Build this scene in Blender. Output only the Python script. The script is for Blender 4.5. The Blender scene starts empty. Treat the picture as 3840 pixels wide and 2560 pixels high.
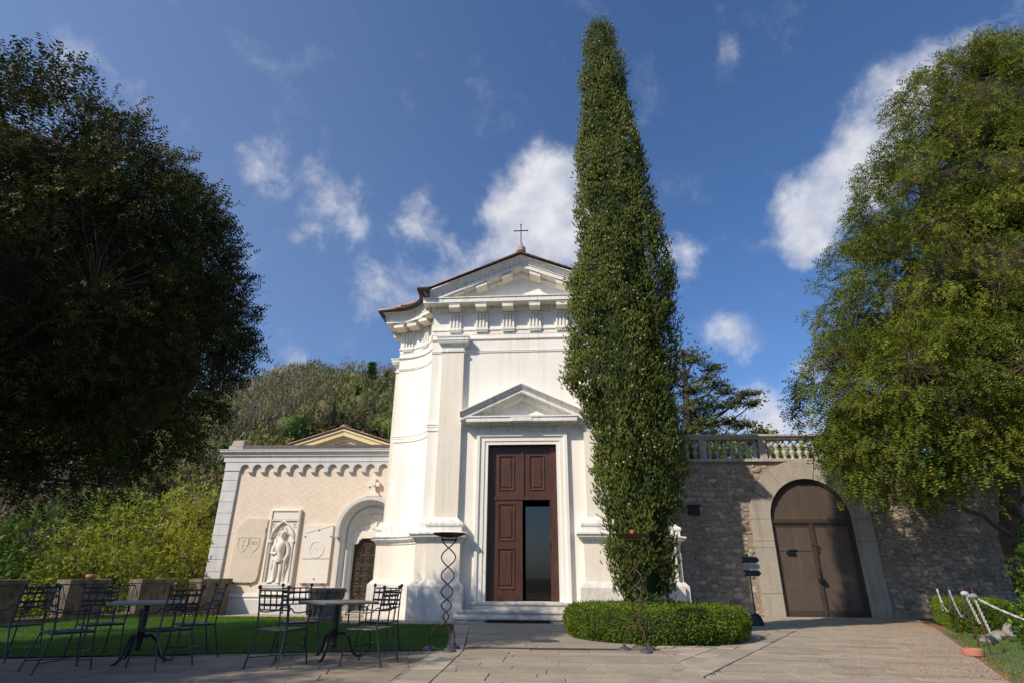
import bpy, math, random
import numpy as np
from mathutils import Vector, Matrix, noise as mnoise

random.seed(7)
RNG = np.random.default_rng(11)
SC = bpy.context.scene
COL = SC.collection
R = math.radians
PI = math.pi

# ------------------------------------------------------------------ camera
cam_data = bpy.data.cameras.new("camera")
cam_data.lens = 20.0
cam_data.sensor_width = 36.0
cam_data.clip_start = 0.1
cam_data.clip_end = 3000.0
cam = bpy.data.objects.new("camera", cam_data)
COL.objects.link(cam)
cam_rot = Matrix.Rotation(R(3.0), 4, 'Z') @ Matrix.Rotation(R(90 + 22.3), 4, 'X') @ Matrix.Rotation(R(0.33), 4, 'Z')
cam.matrix_world = Matrix.Translation((0, 0, 1.05)) @ cam_rot
SC.camera = cam

# ------------------------------------------------------------------ sun, sky, exposure
SUN_AZ, SUN_EL = 47.0, 39.0          # the light travels towards this compass bearing (from +Y towards +X)
sd = Vector((math.sin(R(SUN_AZ)) * math.cos(R(SUN_EL)), math.cos(R(SUN_AZ)) * math.cos(R(SUN_EL)), -math.sin(R(SUN_EL))))
sun_data = bpy.data.lights.new("sun", 'SUN')
sun_data.energy = 5.0
sun_data.angle = R(0.53)
sun_data.color = (1.0, 0.885, 0.73)
sun = bpy.data.objects.new("sun", sun_data)
sun.rotation_euler = sd.to_track_quat('-Z', 'Y').to_euler()
sun.location = (-30, -30, 40)
COL.objects.link(sun)

world = bpy.data.worlds.new("World")
SC.world = world
world.use_nodes = True
wt = world.node_tree
wt.nodes.clear()
SKY_STRENGTH = 0.15


def wnode(kind, **kw):
    n = wt.nodes.new(kind)
    for k, v in kw.items():
        setattr(n, k, v)
    return n


def wlink(a, b):
    wt.links.new(a, b)


w_out = wnode('ShaderNodeOutputWorld')
w_bg = wnode('ShaderNodeBackground')
w_bg.inputs['Strength'].default_value = SKY_STRENGTH
sky = wnode('ShaderNodeTexSky', sky_type='NISHITA', sun_disc=False)
sky.sun_elevation = R(SUN_EL)
sky.sun_rotation = R(180 + SUN_AZ)
sky.altitude = 200
sky.air_density = 1.0
sky.dust_density = 1.5
sky.ozone_density = 10.0
geo = wnode('ShaderNodeTexCoord')
# clouds: (direction, angular size, weight); the same noise field breaks all of them up
CLOUDS = [
    ((0.012, 0.800, 0.600), .075, 1.5), ((-0.035, 0.826, 0.563), .085, 1.5), ((0.045, 0.815, 0.578), .09, 1.5),
    ((0.02, 0.845, 0.535), .10, 1.5), ((-0.015, 0.805, 0.593), .05, 1.35), ((-0.06, 0.845, 0.53), .07, 1.2), ((0.08, 0.84, 0.54), .08, 1.4),
    ((-0.09, 0.850, 0.520), .06, .9), ((-0.14, 0.848, 0.512), .055, .72), ((-0.10, 0.87, 0.48), .06, .72),
    ((-0.211, 0.806, 0.552), 0.057, 0.58), ((-0.17, 0.83, 0.53), 0.057, 0.62), ((-0.20, 0.86, 0.465), 0.069, 0.62), ((-0.15, 0.865, 0.475), 0.057, 0.56),
    ((-0.266, 0.861, 0.433), 0.063, 0.68), ((-0.235, 0.870, 0.432), 0.057, 0.60), ((-0.29, 0.835, 0.47), 0.046, 0.48),
    ((-0.425, 0.690, 0.586), 0.048, 0.76), ((-0.395, 0.708, 0.585), 0.046, 0.76), ((-0.363, 0.719, 0.592), 0.040, 0.76),
    ((-0.343, 0.753, 0.562), 0.057, 0.72), ((-0.325, 0.785, 0.528), 0.052, 0.64), ((-0.36, 0.77, 0.525), 0.057, 0.56), ((-0.30, 0.76, 0.57), 0.046, 0.56),
    ((-0.586, 0.531, 0.612), 0.057, 0.68), ((-0.56, 0.57, 0.60), 0.046, 0.56),
    ((0.412, 0.765, 0.495), .06, 1.3), ((0.437, 0.735, 0.518), .068, 1.4), ((0.458, 0.702, 0.545), .07, 1.4),
    ((0.484, 0.665, 0.57), .07, 1.4), ((0.508, 0.625, 0.592), .065, 1.3), ((0.52, 0.592, 0.615), .055, .9),
    ((0.545, 0.560, 0.624), .05, .75), ((0.60, 0.50, 0.625), .06, .8),
    ((0.318, 0.873, 0.370), .045, .85), ((0.345, 0.868, 0.357), .05, .85), ((0.335, 0.862, 0.38), .03, .8),
    ((0.29, 0.631, 0.72), .025, .45),
    ((0.359, 0.904, 0.233), .07, .95), ((0.31, 0.925, 0.215), .06, .9), ((0.42, 0.885, 0.21), .08, .9),
    ((0.373, 0.883, 0.284), .045, .55), ((0.40, 0.87, 0.29), .04, .5),
    ((0.232, 0.835, 0.498), .04, .85), ((0.236, 0.85, 0.47), .035, .75),
    ((-0.291, 0.819, 0.494), .025, .4), ((-0.394, 0.863, 0.316), .03, .45),
    ((-0.62, 0.74, 0.26), .09, .8), ((-0.70, 0.68, 0.24), .09, .75), ((-0.55, 0.80, 0.25), .06, .6),
]
nz = wnode('ShaderNodeTexNoise')
nz.inputs['Scale'].default_value = 12.5
nz.inputs['Detail'].default_value = 9.0
nz.inputs['Roughness'].default_value = 0.60
nz.inputs['Distortion'].default_value = 0.12
wlink(geo.outputs['Generated'], nz.inputs['Vector'])
acc = None
for c, rad, wgt in CLOUDS:
    v = Vector(c).normalized()
    dn = wnode('ShaderNodeVectorMath', operation='DISTANCE')
    dn.inputs[1].default_value = v
    wlink(geo.outputs['Generated'], dn.inputs[0])
    mr = wnode('ShaderNodeMapRange', interpolation_type='SMOOTHSTEP')
    mr.inputs['From Min'].default_value = rad * 1.6
    mr.inputs['From Max'].default_value = rad * 0.1
    mr.inputs['To Min'].default_value = 0.0
    mr.inputs['To Max'].default_value = wgt
    wlink(dn.outputs['Value'], mr.inputs['Value'])
    if acc is None:
        acc = mr.outputs['Result']
    else:
        mx = wnode('ShaderNodeMath', operation='SMOOTH_MAX')
        mx.inputs[2].default_value = 0.25
        wlink(acc, mx.inputs[0])
        wlink(mr.outputs['Result'], mx.inputs[1])
        acc = mx.outputs['Value']
msub = wnode('ShaderNodeMath', operation='MULTIPLY_ADD')     # noise*amp - amp*0.5
msub.inputs[1].default_value = 2.9
msub.inputs[2].default_value = -1.50
wlink(nz.outputs['Fac'], msub.inputs[0])
madd = wnode('ShaderNodeMath', operation='ADD')
wlink(acc, madd.inputs[0])
wlink(msub.outputs['Value'], madd.inputs[1])
mden = wnode('ShaderNodeMapRange', interpolation_type='SMOOTHSTEP')
mden.inputs['From Min'].default_value = 0.22
mden.inputs['From Max'].default_value = 1.45
mden.inputs['To Max'].default_value = 0.97
wlink(madd.outputs['Value'], mden.inputs['Value'])
mgate = wnode('ShaderNodeMath', operation='MULTIPLY')
mg2 = wnode('ShaderNodeMapRange')
mg2.inputs['From Min'].default_value = 0.10
mg2.inputs['From Max'].default_value = 0.35
wlink(acc, mg2.inputs['Value'])
wlink(mden.outputs['Result'], mgate.inputs[0])
wlink(mg2.outputs['Result'], mgate.inputs[1])
wmix = wnode('ShaderNodeMix', data_type='RGBA')
K = 1.0 / SKY_STRENGTH
wcol = wnode('ShaderNodeMix', data_type='RGBA')            # thin cloud is greyer, thick cloud is white
wcol.inputs[6].default_value = (0.52 * K, 0.56 * K, 0.68 * K, 1)
wcol.inputs[7].default_value = (0.82 * K, 0.82 * K, 0.86 * K, 1)
nz2 = wnode('ShaderNodeTexNoise')
nz2.inputs['Scale'].default_value = 16.0
nz2.inputs['Detail'].default_value = 6.0
wlink(geo.outputs['Generated'], nz2.inputs['Vector'])
wr2 = wnode('ShaderNodeMapRange')
wr2.inputs['From Min'].default_value = 0.36
wr2.inputs['From Max'].default_value = 0.62
wlink(nz2.outputs['Fac'], wr2.inputs['Value'])
wlink(wr2.outputs['Result'], wcol.inputs[0])
wlink(wcol.outputs[2], wmix.inputs[7])
# thin high haze over the western half of the sky
vd = wnode('ShaderNodeVectorMath', operation='DISTANCE')
vd.inputs[1].default_value = Vector((-.80, .50, .33)).normalized()
wlink(geo.outputs['Generated'], vd.inputs[0])
vm = wnode('ShaderNodeMapRange', interpolation_type='SMOOTHSTEP')
vm.inputs['From Min'].default_value = 1.15
vm.inputs['From Max'].default_value = 0.1
vm.inputs['To Max'].default_value = 0.16
wlink(vd.outputs['Value'], vm.inputs['Value'])
whz = wnode('ShaderNodeMix', data_type='RGBA')
whz.inputs[7].default_value = (0.60 * K, 0.68 * K, 0.84 * K, 1)
wlink(vm.outputs['Result'], whz.inputs[0])
wlink(sky.outputs['Color'], whz.inputs[6])
wlink(whz.outputs[2], wmix.inputs[6])
wlink(mgate.outputs['Value'], wmix.inputs[0])
wlink(wmix.outputs[2], w_bg.inputs['Color'])
wlink(w_bg.outputs['Background'], w_out.inputs['Surface'])

SC.view_settings.view_transform = 'Standard'
SC.view_settings.look = 'None'
SC.view_settings.exposure = 0.0
SC.view_settings.gamma = 1.0
SC.view_settings.use_curve_mapping = False
SC.cycles.max_bounces = 6
SC.cycles.transparent_max_bounces = 4


# ------------------------------------------------------------------ materials
def material(name, base, base2=None, scale=3.0, rough=0.8, bump=0.0, bump_scale=20.0, fine=0.15, metallic=0.0, spec=0.4,
             extra=None, per_object=0.0, contrast=0.5, stretch=(1, 1, 1)):
    """Principled surface: two colours mixed by a world-space noise, finer grain on top, noise bump."""
    m = bpy.data.materials.new(name)
    m.use_nodes = True
    t = m.node_tree
    b = t.nodes['Principled BSDF']
    b.inputs['Roughness'].default_value = rough
    b.inputs['Metallic'].default_value = metallic
    b.inputs['Specular IOR Level'].default_value = spec
    g = t.nodes.new('ShaderNodeNewGeometry')
    mp = t.nodes.new('ShaderNodeMapping')
    mp.inputs['Scale'].default_value = stretch
    t.links.new(g.outputs['Position'], mp.inputs['Vector'])
    n1 = t.nodes.new('ShaderNodeTexNoise')
    n1.inputs['Scale'].default_value = scale
    n1.inputs['Detail'].default_value = 6
    n1.inputs['Roughness'].default_value = 0.6
    t.links.new(mp.outputs['Vector'], n1.inputs['Vector'])
    r1 = t.nodes.new('ShaderNodeMapRange')
    r1.inputs['From Min'].default_value = 0.5 - 0.5 * (1 - contrast) - 0.02
    r1.inputs['From Max'].default_value = 0.5 + 0.5 * (1 - contrast) + 0.02
    t.links.new(n1.outputs['Fac'], r1.inputs['Value'])
    mx = t.nodes.new('ShaderNodeMix')
    mx.data_type = 'RGBA'
    mx.inputs[6].default_value = (*base, 1)
    mx.inputs[7].default_value = (*(base2 or base), 1)
    t.links.new(r1.outputs['Result'], mx.inputs[0])
    col = mx.outputs[2]
    n2 = t.nodes.new('ShaderNodeTexNoise')
    n2.inputs['Scale'].default_value = bump_scale
    n2.inputs['Detail'].default_value = 8
    n2.inputs['Roughness'].default_value = 0.65
    t.links.new(mp.outputs['Vector'], n2.inputs['Vector'])
    if fine > 0:
        r2 = t.nodes.new('ShaderNodeMapRange')
        r2.inputs['From Min'].default_value = 0.3
        r2.inputs['From Max'].default_value = 0.7
        r2.inputs['To Min'].default_value = 1 - fine
        r2.inputs['To Max'].default_value = 1 + fine
        t.links.new(n2.outputs['Fac'], r2.inputs['Value'])
        ml = t.nodes.new('ShaderNodeMix')
        ml.data_type = 'RGBA'
        ml.blend_type = 'MULTIPLY'
        ml.inputs[0].default_value = 1
        t.links.new(col, ml.inputs[6])
        t.links.new(r2.outputs['Result'], ml.inputs[7])
        col = ml.outputs[2]
    if per_object > 0:
        oi = t.nodes.new('ShaderNodeObjectInfo')
        r3 = t.nodes.new('ShaderNodeMapRange')
        r3.inputs['To Min'].default_value = 1 - per_object
        r3.inputs['To Max'].default_value = 1 + per_object
        t.links.new(oi.outputs['Random'], r3.inputs['Value'])
        ml = t.nodes.new('ShaderNodeMix')
        ml.data_type = 'RGBA'
        ml.blend_type = 'MULTIPLY'
        ml.inputs[0].default_value = 1
        t.links.new(col, ml.inputs[6])
        t.links.new(r3.outputs['Result'], ml.inputs[7])
        col = ml.outputs[2]
    bump_in = n2.outputs['Fac']
    if extra:
        col, bump_in = extra(t, col, bump_in, mp)
    t.links.new(col, b.inputs['Base Color'])
    if bump > 0:
        bp = t.nodes.new('ShaderNodeBump')
        bp.inputs['Strength'].default_value = 1.0
        bp.inputs['Distance'].default_value = bump
        t.links.new(bump_in, bp.inputs['Height'])
        t.links.new(bp.outputs['Normal'], b.inputs['Normal'])
    return m


def streaks(colour, amount=0.5, sx=3.0, sz=0.25, lo=0.52, hi=0.75):
    """Weathering: vertical run-off streaks of a dirt colour."""
    def f(t, col, bump_in, mp):
        g = t.nodes.new('ShaderNodeNewGeometry')
        m2 = t.nodes.new('ShaderNodeMapping')
        m2.inputs['Scale'].default_value = (sx, sx, sz)
        t.links.new(g.outputs['Position'], m2.inputs['Vector'])
        n = t.nodes.new('ShaderNodeTexNoise')
        n.inputs['Scale'].default_value = 2.0
        n.inputs['Detail'].default_value = 7
        t.links.new(m2.outputs['Vector'], n.inputs['Vector'])
        r = t.nodes.new('ShaderNodeMapRange')
        r.inputs['From Min'].default_value = lo
        r.inputs['From Max'].default_value = hi
        r.inputs['To Max'].default_value = amount
        t.links.new(n.outputs['Fac'], r.inputs['Value'])
        x = t.nodes.new('ShaderNodeMix')
        x.data_type = 'RGBA'
        x.inputs[7].default_value = (*colour, 1)
        t.links.new(r.outputs['Result'], x.inputs[0])
        t.links.new(col, x.inputs[6])
        return x.outputs[2], bump_in
    return f


def ridges(scale=30.0, rot=(0, 0, 0), mixin=0.5, dark=0.18):
    """Tooled parallel ridges, broken by noise: relief plus darker colour in the grooves (object space, so each slab has its own)."""
    def f(t, col, bump_in, mp):
        tc = t.nodes.new('ShaderNodeTexCoord')
        m2 = t.nodes.new('ShaderNodeMapping')
        m2.inputs['Rotation'].default_value = rot
        t.links.new(tc.outputs['Object'], m2.inputs['Vector'])
        w = t.nodes.new('ShaderNodeTexWave')
        w.wave_type = 'BANDS'
        w.bands_direction = 'X'
        w.inputs['Scale'].default_value = scale
        w.inputs['Distortion'].default_value = 4.5
        w.inputs['Detail'].default_value = 3
        w.inputs['Detail Scale'].default_value = 1.2
        t.links.new(m2.outputs['Vector'], w.inputs['Vector'])
        n = t.nodes.new('ShaderNodeTexNoise')
        n.inputs['Scale'].default_value = 2.3
        n.inputs['Detail'].default_value = 4
        t.links.new(m2.outputs['Vector'], n.inputs['Vector'])
        rr = t.nodes.new('ShaderNodeMapRange')
        rr.inputs['From Min'].default_value = 0.38
        rr.inputs['From Max'].default_value = 0.6
        t.links.new(n.outputs['Fac'], rr.inputs['Value'])
        mm = t.nodes.new('ShaderNodeMath')
        mm.operation = 'MULTIPLY'
        t.links.new(w.outputs['Fac'], mm.inputs[0])
        t.links.new(rr.outputs['Result'], mm.inputs[1])
        k = t.nodes.new('ShaderNodeMapRange')
        k.inputs['To Min'].default_value = 1.0
        k.inputs['To Max'].default_value = 1 - dark
        t.links.new(mm.outputs['Value'], k.inputs['Value'])
        x = t.nodes.new('ShaderNodeMix')
        x.data_type = 'RGBA'
        x.blend_type = 'MULTIPLY'
        x.inputs[0].default_value = 1
        t.links.new(col, x.inputs[6])
        t.links.new(k.outputs['Result'], x.inputs[7])
        a = t.nodes.new('ShaderNodeMath')
        a.operation = 'MULTIPLY_ADD'
        a.inputs[1].default_value = -mixin
        t.links.new(mm.outputs['Value'], a.inputs[0])
        t.links.new(bump_in, a.inputs[2])
        return x.outputs[2], a.outputs['Value']
    return f


def quilt(t, col, bump_in, mp):
    """plaster combed in a faint diagonal lattice, with paler worn patches"""
    g = t.nodes.new('ShaderNodeNewGeometry')
    cur = None
    for ang in (52, -58):
        m2 = t.nodes.new('ShaderNodeMapping')
        m2.inputs['Rotation'].default_value = (0, R(ang), 0)
        t.links.new(g.outputs['Position'], m2.inputs['Vector'])
        w = t.nodes.new('ShaderNodeTexWave')
        w.inputs['Scale'].default_value = 1.7
        w.inputs['Distortion'].default_value = 7.0
        w.inputs['Detail'].default_value = 3
        t.links.new(m2.outputs['Vector'], w.inputs['Vector'])
        if cur is None:
            cur = w.outputs['Fac']
        else:
            a = t.nodes.new('ShaderNodeMath')
            a.operation = 'ADD'
            t.links.new(cur, a.inputs[0])
            t.links.new(w.outputs['Fac'], a.inputs[1])
            cur = a.outputs['Value']
    k = t.nodes.new('ShaderNodeMapRange')
    k.inputs['From Max'].default_value = 2.0
    k.inputs['To Min'].default_value = .965
    k.inputs['To Max'].default_value = 1.03
    t.links.new(cur, k.inputs['Value'])
    x = t.nodes.new('ShaderNodeMix')
    x.data_type = 'RGBA'
    x.blend_type = 'MULTIPLY'
    x.inputs[0].default_value = 1
    t.links.new(col, x.inputs[6])
    t.links.new(k.outputs['Result'], x.inputs[7])
    ad = t.nodes.new('ShaderNodeMath')
    ad.operation = 'MULTIPLY_ADD'
    ad.inputs[1].default_value = .25
    t.links.new(cur, ad.inputs[0])
    t.links.new(bump_in, ad.inputs[2])
    return streaks((.74, .64, .52), .5, 1.5, 1.0, .45, .7)(t, x.outputs[2], ad.outputs['Value'], mp)


def woodgrain(t, col, bump_in, mp):
    g = t.nodes.new('ShaderNodeNewGeometry')
    m2 = t.nodes.new('ShaderNodeMapping')
    m2.inputs['Scale'].default_value = (26, 26, 1.1)
    t.links.new(g.outputs['Position'], m2.inputs['Vector'])
    n = t.nodes.new('ShaderNodeTexNoise')
    n.inputs['Scale'].default_value = 2.0
    n.inputs['Detail'].default_value = 6
    t.links.new(m2.outputs['Vector'], n.inputs['Vector'])
    k = t.nodes.new('ShaderNodeMapRange')
    k.inputs['From Min'].default_value = .3
    k.inputs['From Max'].default_value = .7
    k.inputs['To Min'].default_value = .5
    k.inputs['To Max'].default_value = 1.35
    t.links.new(n.outputs['Fac'], k.inputs['Value'])
    x = t.nodes.new('ShaderNodeMix')
    x.data_type = 'RGBA'
    x.blend_type = 'MULTIPLY'
    x.inputs[0].default_value = 1
    t.links.new(col, x.inputs[6])
    t.links.new(k.outputs['Result'], x.inputs[7])
    return x.outputs[2], n.outputs['Fac']


def foliage(name, c0, c1, c2=None, transl=0.25, rough=0.6):
    """Leaf surface; each spray carries its own 'tint' (0 to 1) that picks its colour: growth tone, and painted shade in some crowns."""
    m = bpy.data.materials.new(name)
    m.use_nodes = True
    t = m.node_tree
    b = t.nodes['Principled BSDF']
    b.inputs['Roughness'].default_value = rough
    b.inputs['Specular IOR Level'].default_value = 0.25
    a = t.nodes.new('ShaderNodeAttribute')
    a.attribute_name = 'tint'
    cr = t.nodes.new('ShaderNodeValToRGB')
    cr.color_ramp.elements[0].color = (*c0, 1)
    cr.color_ramp.elements[1].color = (*c1, 1)
    if c2:
        cr.color_ramp.elements[1].position = 0.88
        e = cr.color_ramp.elements.new(1.0)
        e.color = (*c2, 1)
    t.links.new(a.outputs['Fac'], cr.inputs['Fac'])
    t.links.new(cr.outputs['Color'], b.inputs['Base Color'])
    tr = t.nodes.new('ShaderNodeBsdfTranslucent')
    t.links.new(cr.outputs['Color'], tr.inputs['Color'])
    ms = t.nodes.new('ShaderNodeMixShader')
    ms.inputs['Fac'].default_value = transl
    t.links.new(b.outputs['BSDF'], ms.inputs[1])
    t.links.new(tr.outputs['BSDF'], ms.inputs[2])
    t.links.new(ms.outputs['Shader'], t.nodes['Material Output'].inputs['Surface'])
    return m


M = {}
M['plaster'] = material('white_plaster', (.83, .81, .75), (.76, .72, .64), 0.9, .85, .004, 14, .03, extra=streaks((.52, .47, .38), .36, 2.6, .16, .50, .74))
M['plaster_warm'] = material('warm_plaster', (.80, .75, .65), (.72, .65, .54), 0.8, .85, .004, 14, .04, extra=streaks((.50, .42, .32), .38, 2.6, .16, .50, .74))
M['trim'] = material('trim_stone', (.80, .79, .75), (.68, .66, .60), 1.6, .8, .004, 22, .06, extra=streaks((.38, .36, .31), .62, 4, .5, .50, .73))
M['plinth'] = material('plinth_stone', (.72, .69, .63), (.50, .47, .42), 2.2, .85, .012, 12, .10, extra=streaks((.33, .31, .27), .45, 3, .5, .5, .72))
M['marble_step'] = material('marble_step', (.66, .62, .55), (.42, .39, .34), 3.0, .6, .006, 18, .12, extra=streaks((.2, .18, .15), .5, 2, 2, .52, .7))
M['soffit'] = M['trim']
M['grey_stone'] = material('grey_stone', (.62, .61, .58), (.50, .49, .47), 3.0, .75, .003, 30, .07, extra=streaks((.30, .29, .27), .4, 5, .8, .55, .75))
M['peach'] = material('peach_plaster', (.74, .62, .49), (.66, .54, .415), 1.4, .9, .006, 10, .08, extra=quilt, stretch=(2.2, 1, 1.2))
M['relief'] = material('relief_marble', (.76, .71, .63), (.68, .62, .53), 3.0, .6, .003, 30, .05)
M['relief_old'] = material('sandstone_tablet', (.66, .56, .43), (.56, .48, .37), 3.0, .8, .004, 24, .07)
M['copper'] = material('copper_flashing', (.075, .058, .05), (.11, .095, .085), 1.8, .55, .002, 20, .2, .4, extra=streaks((.2, .19, .18), .4, 5, .3))
M['gutter'] = material('dark_gutter', (.028, .024, .022), (.045, .036, .03), 3, .4, .001, 30, .2, .5)
M['tile'] = material('terracotta_tile', (.42, .17, .10), (.33, .20, .13), 6, .85, .004, 30, .25, per_object=.3)
M['door_wood'] = material('door_wood', (.088, .034, .019), (.058, .024, .014), 2.0, .42, .0015, 20, .12, extra=woodgrain)
M['dark_wood'] = material('dark_wood', (.05, .018, .011), (.035, .014, .010), 2.0, .45, .0015, 20, .12, extra=woodgrain)
M['glass_dark'] = material('dark_glass', (.004, .004, .004), None, 1, .03, 0, 10, 0, 0, .9)
M['interior'] = material('dim_interior', (.12, .10, .08), (.07, .06, .05), 1, .9)
M['bronze'] = material('bronze', (.10, .072, .052), (.065, .048, .038), 5, .5, .001, 40, .15, .55)
M['iron_chair'] = material('chair_iron', (.028, .031, .042), (.038, .040, .05), 8, .42, .001, 60, .2, .3)
M['iron_seat'] = material('worn_iron', (.045, .046, .052), (.03, .03, .036), 8, .42, .001, 60, .25, .3)
M['rust'] = material('rusty_iron', (.12, .058, .034), (.05, .03, .022), 7, .65, .001, 60, .25, .4)
M['rust_dark'] = material('dark_iron', (.03, .02, .016), (.05, .03, .02), 7, .55, .001, 60, .25, .4)
M['weight'] = material('cast_foot', (.10, .105, .115), (.06, .06, .065), 10, .5, .001, 50, .2, .3)
M['table_top'] = material('stone_table_top', (.30, .27, .22), (.21, .19, .155), 4, .38, .001, 40, .12)
M['black'] = material('black_paint', (.008, .009, .011), (.012, .012, .014), 8, .45, .001, 50, .15)
M['sign_face'] = material('sign_plate', (.32, .32, .31), (.26, .26, .25), 6, .5, 0, 30, .06)
M['sign_text'] = material('sign_lettering', (.05, .05, .05), None, 6, .6)
M['gate'] = material('gate_steel', (.145, .108, .083), (.10, .076, .062), 2.0, .5, .0015, 30, .1, .25, extra=streaks((.20, .155, .12), .45, 2.2, .14, .5, .75))
M['gate_frame'] = material('gate_frame_steel', (.09, .068, .055), (.065, .05, .042), 3.0, .5, .001, 30, .12, .25)
M['mortar'] = material('wall_mortar', (.36, .29, .22), (.25, .20, .15), 2.5, .95, .03, 14, .25)
M['rubble'] = material('rubble_stone', (.44, .36, .27), (.30, .24, .175), 4.0, .9, .02, 9, .22, per_object=.38)
M['rubble_mass'] = material('rubble_stone_mass', (.44, .37, .29), (.24, .20, .15), 3.2, .9, .02, 9, .25)
M['old_stone'] = material('old_limestone', (.44, .39, .32), (.34, .30, .25), 2.2, .85, .01, 16, .12, extra=streaks((.18, .16, .13), .55, 2.5, .35, .5, .72))
M['balustrade'] = material('balustrade_stone', (.52, .48, .41), (.34, .31, .26), 4, .85, .006, 25, .15, extra=streaks((.09, .085, .08), .55, 7, 3, .48, .7))
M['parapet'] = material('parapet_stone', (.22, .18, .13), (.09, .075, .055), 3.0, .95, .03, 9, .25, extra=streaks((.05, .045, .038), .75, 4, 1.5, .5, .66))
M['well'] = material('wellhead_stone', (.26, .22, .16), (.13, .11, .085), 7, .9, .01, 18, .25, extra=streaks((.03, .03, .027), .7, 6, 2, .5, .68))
M['paving'] = material('paving_stone', (.36, .30, .222), (.29, .245, .185), 2.0, .8, .007, 26, .12, per_object=.16, extra=ridges(8.5, (0, 0, R(8)), .5, .24))
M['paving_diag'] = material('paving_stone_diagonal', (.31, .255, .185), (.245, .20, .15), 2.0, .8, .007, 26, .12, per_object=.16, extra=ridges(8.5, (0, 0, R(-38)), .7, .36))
M['border'] = material('border_stone', (.36, .31, .24), (.29, .25, .19), 2.4, .8, .005, 24, .16, per_object=.2, extra=streaks((.17, .15, .12), .5, 1.6, 1.6, .52, .72))
M['joint'] = material('joint_sand', (.17, .145, .115), (.12, .105, .085), 5, .95, .006, 30, .2)
M['soil'] = material('garden_soil', (.07, .055, .035), (.10, .075, .045), 3, .95, .02, 14, .3)
M['terrain'] = material('hill_soil', (.05, .055, .025), (.07, .055, .035), .08, .95, 0, 1, .2)
M['lawn'] = material('lawn_soil', (.030, .060, .010), (.022, .045, .008), 2.5, .95, .01, 40, .25)
M['terracotta'] = material('terracotta_pot', (.42, .17, .10), (.36, .14, .085), 8, .8, .002, 30, .12)
M['yellow'] = material('yellow_plaster', (.80, .66, .36), (.76, .62, .34), 1, .85, .002, 14, .03)
M['rope'] = material('white_rope', (.46, .45, .43), (.33, .32, .31), 20, .9, .004, 90, .2)
M['rope_grey'] = material('grey_rope', (.28, .28, .31), (.2, .2, .23), 20, .9, .004, 90, .2)
M['rock'] = material('pale_rock', (.34, .31, .27), (.16, .145, .125), 5, .9, .03, 8, .25)
M['mat'] = material('rubber_mat', (.010, .010, .011), (.015, .015, .015), 10, .9, .006, 120, .3)
M['drain'] = material('drain_iron', (.10, .065, .045), (.07, .045, .035), 6, .7, .001, 40, .2, .3)
M['void'] = material('drain_void', (.008, .007, .006))
M['debris'] = material('fallen_catkin', (.42, .16, .035), (.30, .12, .03), 9, .9)
M['bark'] = material('brown_bark', (.095, .062, .042), (.16, .11, .08), 5, .95, .02, 16, .3, stretch=(1, 1, .3))
M['bark_grey'] = material('grey_bark', (.16, .14, .12), (.10, .085, .07), 5, .95, .02, 16, .3, stretch=(1, 1, .3))
M['bark_dark'] = material('dark_bark', (.045, .032, .024), (.07, .05, .036), 5, .95, .02, 16, .3)
M['cypress'] = foliage('cypress_foliage', (.042, .072, .012), (.185, .222, .038), (.21, .15, .05))
M['cone'] = material('cypress_cone', (.42, .40, .30), (.30, .27, .19), 9, .8)
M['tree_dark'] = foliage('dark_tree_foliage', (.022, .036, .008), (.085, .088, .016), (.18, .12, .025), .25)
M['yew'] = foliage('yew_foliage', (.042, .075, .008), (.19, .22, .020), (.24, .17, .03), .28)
M['box'] = foliage('box_hedge_foliage', (.06, .11, .008), (.19, .27, .022), None, .3)
M['box_shade_core'] = material('hedge_shade_core', (.020, .032, .009), None, 3, 1)  # dark green that paints the shade inside the hedges and the cypress
M['crown_shade_core'] = material('crown_shade_core', (.040, .034, .018), (.022, .020, .012), 5, 1, .06, 7, .4)  # dark brown that paints the shaded gaps inside the big crowns
M['grass'] = foliage('grass_blade', (.040, .115, .006), (.125, .265, .012), None, .35)
M['cedar'] = foliage('cedar_foliage', (.06, .09, .03), (.20, .22, .08), None, .2)
M['lime'] = foliage('young_lime_leaf', (.12, .155, .016), (.36, .37, .04), (.44, .36, .22), .42)
M['fern'] = foliage('bright_green_leaf', (.05, .10, .012), (.13, .20, .025), None, .3)
M['wood_bare'] = foliage('bare_twigs', (.13, .10, .072), (.27, .215, .165), None, .05)
M['wood_olive'] = foliage('budding_leaf', (.13, .125, .035), (.25, .24, .07), None, .25)
M['wood_green'] = foliage('spring_leaf', (.09, .15, .022), (.20, .27, .04), None, .25)
M['conifer'] = foliage('conifer_needles', (.04, .10, .026), (.10, .20, .045), None, .15)
M['blossom'] = foliage('pale_blossom', (.32, .28, .20), (.52, .46, .36), None, .25)
M['shrub'] = foliage('garden_shrub_leaf', (.030, .075, .010), (.11, .19, .015), (.30, .33, .03), .3)


# ------------------------------------------------------------------ mesh helpers
def link(o, parent=None):
    COL.objects.link(o)
    if parent is not None:
        o.parent = parent
    return o


def thing(name, label, cat, loc=(0, 0, 0), rz=0.0, group=None):
    o = bpy.data.objects.new(name, None)
    o.empty_display_size = 0.2
    o.location = loc
    o.rotation_euler = (0, 0, rz)
    o['label'] = label
    o['category'] = cat
    if group:
        o['group'] = group
    return link(o)


def tag(o, label, cat, group=None):
    o['label'] = label
    o['category'] = cat
    if group:
        o['group'] = group
    return o


def kind(o, k):
    o['kind'] = k
    return o


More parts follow.
